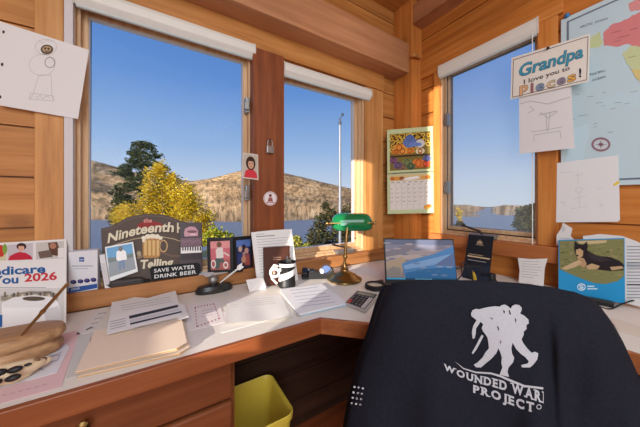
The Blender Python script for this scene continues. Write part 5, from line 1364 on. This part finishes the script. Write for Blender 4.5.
# black phone behind
c4 = [P(374, 280.5, z=DZ + .018), P(382.5, 279, z=DZ + .018), P(386, 284.5, z=DZ + .018), P(378, 286, z=DZ + .018)]
t = thing('wallet', 'black flat wallet beside the laptop, behind the magnifier', 'wallet', sum(c4, V()) / 4 - UP * .018)
lw = [V((p.x, p.y, DZ + .001)) for p in c4]; mid = [V((p.x, p.y, DZ + .009)) for p in c4]
MB().hexa([lw[3], lw[2], lw[1], lw[0]] + [p + UP * .007 for p in (lw[3], lw[2], lw[1], lw[0])]).build('lower_flap', BLK, t, bevel=.002)
MB().hexa([p + UP * .0085 for p in (lw[3], lw[2], lw[1], lw[0])] + [p + UP * .016 for p in (lw[3], lw[2], lw[1], lw[0])]).build('upper_flap', flat('black leather', (36, 32, 34), rough=.5), t, bevel=.002)

# laptop
B0, B1 = P(385.5, 284, z=DZ + .016), P(458, 285, z=DZ + .016)
hx = (B1 - B0).normalized(); ny = V((hx.y, -hx.x, 0)); ny = ny if ny.dot(EYE - B0) > 0 else -ny
up = (UP * .97 - ny * .20).normalized(); WL = (B1 - B0).length; HL = .222
lap = thing('laptop', 'open black laptop with a blue and grey desert wallpaper', 'laptop', V(((B0.x + B1.x) / 2, (B0.y + B1.y) / 2, DZ)))
TL_, TR_ = B0 + up * HL, B1 + up * HL
nl = hx.cross(up).normalized(); nl = nl if nl.dot(EYE - B0) > 0 else -nl
sc = MB(); sc.prism([B0, B1, TR_, TL_], nl * -.006); sc.build('screen_lid', BLK, lap, bevel=.002)
g = bil([TL_, TR_, B1, B0])
sm, nt, b, o = newmat('lit screen')
c = vcol(nt); nt.links.new(c, b.inputs['Base Color']); b.inputs['Roughness'].default_value = .35; b.inputs['Specular IOR Level'].default_value = .15
nt.links.new(c, b.inputs['Emission Color']); b.inputs['Emission Strength'].default_value = .35
a = Art(g, nl)
N = 14
a.rect(.02, .025, .985, .865, (120, 112, 118), 1)
sky_c = [(88, 92, 112), (112, 110, 124), (140, 128, 130), (156, 140, 134)]
for i in range(4): a.rect(.02, .025 + .11 * i, .985, .025 + .11 * (i + 1) + .001, sky_c[i], 2)
a.poly([(.02, .42), (.02, .3), (.18, .2), (.34, .14), (.5, .12), (.4, .24), (.28, .34)], (110, 104, 112), 3)
a.poly([(.02, .52), (.14, .46), (.24, .40), (.3, .46), (.26, .62), (.22, .84), (.02, .84)], (150, 132, 112), 4)
a.poly([(.02, .70), (.12, .62), (.22, .66), (.22, .84), (.02, .84)], (122, 116, 112), 5)
a.poly([(.24, .56), (.4, .46), (.7, .34), (.985, .16), (.985, .865), (.28, .865), (.26, .7)], (74, 116, 160), 6)
a.poly([(.26, .6), (.5, .5), (.985, .32), (.985, .5), (.6, .6), (.28, .68)], (112, 142, 176), 7)
a.poly([(.28, .76), (.6, .66), (.985, .62), (.985, .865), (.29, .865)], (48, 96, 140), 7)
a.poly([(.985, .30), (.985, .60), (.7, .58), (.82, .46)], (84, 100, 134), 8)
for k in range(16): a.ell(.05 + k * .058 + (k % 3) * .01, .10 + (k * 37 % 23) / 40, .06, .02, [(132, 122, 126), (100, 104, 124), (150, 138, 138)][k % 3], 3, 10)
for k in range(9): a.ell(.45 + (k * 29 % 50) / 100, .55 + (k * 17 % 26) / 100, .05, .02, [(96, 118, 150), (66, 100, 136), (120, 134, 158)][k % 3], 9, 10)
a.rect(.02, .868, .985, .898, (60, 150, 190), 3); a.rect(.28, .868, .985, .898, (28, 72, 100), 4)
for k in range(9): a.rect(.42 + .026 * k, .874, .436 + .026 * k, .892, (120, 180, 210), 5)
a.build('display', sm, lap)
a = Art(g, nl); a.ell(.52, .945, .020, .032, (206, 206, 210), 2); a.text('hp', (.508, .955), (1, 0), (0, 1.55), .022, (40, 40, 44), 3, width=.024, shear=.2); a.build('logo', None, lap)
DB = .235
k0, k1 = V((B0.x, B0.y, DZ + .001)), V((B1.x, B1.y, DZ + .001))
bs = MB(); bs.prism([k0, k1, k1 + ny * DB, k0 + ny * DB], UP * .014); bs.build('laptop_base', BLK, lap, bevel=.003)
kb = MB()
for r in range(5):
    for c in range(13):
        q = k0 + hx * (WL * (.05 + .07 * c)) + ny * (.03 + .019 * r) + UP * .0142
        kb.prism([q, q + hx * (WL * .06), q + hx * (WL * .06) + ny * .016, q + ny * .016], UP * .0012)
kb.build('keyboard', flat('key black', (40, 40, 42), rough=.5), lap)
tpd = k0 + hx * (WL * .36) + ny * .14 + UP * .0142
MB().prism([tpd, tpd + hx * (WL * .28), tpd + hx * (WL * .28) + ny * .075, tpd + ny * .075], UP * .0006).build('touchpad', flat('touchpad grey', (60, 60, 62), rough=.3), lap)

# black brochure
c4 = [P(468.8, 234.4, x=1.585), P(493.4, 236.6, x=1.585), P(487.5, 279.5, z=DZ + .002), P(462, 277, z=DZ + .002)]
c4[2] = c4[3] + c4[1] - c4[0] + UP * .001
a = Art(bil(c4), nrm(c4), eps=.0006); a.base([(0, 0), (1, 0), (1, 1), (0, 1)], (30, 31, 38), .004)
gold = (176, 150, 116)
a.poly([(.38, .20), (.42, .13), (.46, .16), (.5, .09), (.54, .16), (.58, .13), (.62, .20)], gold, 1); a.rect(.36, .215, .66, .24, (150, 130, 106), 1)
a.rect(.12, .46, .7, .475, gold, 1); a.rect(.08, .50, .96, .53, (206, 180, 140), 1); a.rect(.12, .59, .84, .605, (150, 146, 150), 1)
a.poly([(0, .72), (1, .66), (1, 1), (0, 1)], (38, 44, 58), 1)
tag(a.build('brochure', PR), 'black brochure with gold print leaning under the right window', 'brochure')
# adapter, plug and cables
ap = P(491, 282.5, z=DZ) + FWD * .004
t = thing('power_adapter', 'black round power adapter below the right corner of the black brochure', 'adapter', V((ap.x, ap.y, DZ)))
mb = MB(); loft(mb, [rrect(ap.x, ap.y, .021 * k, .021 * k, .012 * k, DZ + z) for k, z in ((.92, .001), (1, .006), (1, .040), (.9, .046), (.6, .048))], True, True); mb.build('adapter_body', BLK, t, smooth=40)
MB().tube([V((ap.x, ap.y, DZ + .02)) + RGT * .02, P(498, 282.5, z=DZ + .01), P(512, 283.5, z=DZ + .005), P(530, 285, z=DZ + .005)], .0028, 8).build('lead', BLK, t, smooth=60)
def smoothpath(p, n=6):
    o = []
    for i in range(len(p) - 1):
        p0, p1, p2, p3 = p[max(0, i - 1)], p[i], p[i + 1], p[min(len(p) - 1, i + 2)]
        for k in range(n):
            s = k / n; o.append(.5 * ((2 * p1) + (p2 - p0) * s + (2 * p0 - 5 * p1 + 4 * p2 - p3) * s * s + (3 * p1 - p0 - 3 * p2 + p3) * s ** 3))
    return o + [p[-1]]
pts = [P(455, 269, d=1.30), P(466, 266.5, d=1.30), P(479, 267, d=1.30), P(483, 273, d=1.30), P(481, 279, z=DZ + .004), P(474, 283, z=DZ + .004)]
tag(MB().tube(smoothpath(pts), .0032, 8).build('cable', BLK, smooth=60), 'black cable arching in front of the black brochure', 'cable')
pts = [P(457, 280, z=DZ + .004), P(462, 274, d=1.30), P(461, 265, d=1.30), P(465, 262, d=1.30), P(468, 270, d=1.30), P(473, 280, z=DZ + .004)]
tag(MB().tube(smoothpath(pts), .003, 8).build('cable', BLK, smooth=60), 'black cable loop at the lower left of the black brochure', 'cable')
yp = P(475, 281, z=DZ)
t = thing('cable_plug', 'small yellow plug among the black cables', 'plug', yp)
MB().tube([yp + UP * .008, yp + UP * .03 - RGT * .004, yp + UP * .048 - RGT * .010], [.009, .008, .005], 10).build('plug_body', flat('yellow plug', (196, 160, 50), rough=.4), t, smooth=40)
MB().tube([yp + UP * .046 - RGT * .010, yp + UP * .056 - RGT * .013], .003, 8).build('plug_tip', BRASS, t)
# black scanner bar and lead in front of the dog leaflet
q0, q1 = P(583, 300, z=DZ + .008), P(614, 306, z=DZ + .008); q0.x = min(q0.x, 1.53); q1.x = min(q1.x, 1.53)
hd = (q1 - q0).normalized(); hn = V((-hd.y, hd.x, 0))
t = thing('pen_case', 'long flat black case lying in front of the dog leaflet', 'case', V(((q0.x + q1.x) / 2, (q0.y + q1.y) / 2, DZ)))
MB().obox((q0 + q1) / 2 + UP * .005, hd, hn, UP, (q1 - q0).length / 2, .012, .011).build('case_body', BLK, t, bevel=.005)
MB().obox((q0 + q1) / 2 + UP * .0165, hd, hn, UP, (q1 - q0).length * .42, .008, .001).build('case_lid', flat('grey black', (48, 48, 50), rough=.4), t)
pts = [P(560, 297.5, z=DZ + .004), P(575, 300, z=DZ + .004), P(590, 302.5, z=DZ + .003), P(608, 309, z=DZ + .003), P(622, 304, z=DZ + .018), P(634, 300.5, z=DZ + .03), P(650, 301, z=DZ + .03)]
tag(MB().tube(smoothpath(pts), .0028, 8).build('cable', BLK, smooth=60), 'black cable running to the right edge below the newspaper', 'cable')

# ================================================================== LIGHT
w = bpy.data.worlds.new('sky'); SC.world = w; w.use_nodes = True
nt = w.node_tree; nt.nodes.clear()
o = nd(nt, 'ShaderNodeOutputWorld'); bg = nd(nt, 'ShaderNodeBackground'); tc = nd(nt, 'ShaderNodeTexCoord'); sx = nd(nt, 'ShaderNodeSeparateXYZ')
nt.links.new(tc.outputs['Generated'], sx.inputs[0])
rp = nd(nt, 'ShaderNodeValToRGB'); e = rp.color_ramp.elements
e[0].position = 0; e[0].color = (*lin((202, 214, 230)), 1); e[1].position = .75; e[1].color = (*lin((66, 112, 190)), 1)
for p_, c_ in ((.07, (192, 208, 232)), (.2, (150, 182, 226)), (.4, (100, 145, 212))):
    k = e.new(p_); k.color = (*lin(c_), 1)
nt.links.new(sx.outputs[2], rp.inputs[0]); nt.links.new(rp.outputs[0], bg.inputs[0]); bg.inputs[1].default_value = 1.0
nt.links.new(bg.outputs[0], o.inputs[0])
def sun(name, d, energy, col, angle):
    l = bpy.data.lights.new(name, 'SUN'); l.energy = energy; l.color = col; l.angle = radians(angle)
    ob = bpy.data.objects.new(name, l); COL.objects.link(ob); ob.rotation_euler = V(d).normalized().to_track_quat('-Z', 'Y').to_euler(); ob.location = (-3, -2, 4); return ob
sun('sun', (.8, .45, -.17), 8.0, (1, .93, .82), .5)
def area(name, loc, target, sx_, sy_, energy, col):
    l = bpy.data.lights.new(name, 'AREA'); l.shape = 'RECTANGLE'; l.size = sx_; l.size_y = sy_; l.energy = energy; l.color = col
    ob = bpy.data.objects.new(name, l); COL.objects.link(ob); ob.location = loc; ob.rotation_euler = (V(target) - V(loc)).to_track_quat('-Z', 'Y').to_euler(); return ob
area('overhead_fill', (.1, -.5, 2.6), (.3, .3, 0), 2.0, 2.4, 62, (.80, .92, 1))  # added soft fill under the ceiling, stands for no actual lamp
area('rear_fill', (-.7, -1.9, 1.5), (.9, 1.0, 1.2), 1.6, 1.6, 56, (.80, .92, 1))  # added fill from behind the camera; the wall there has no window
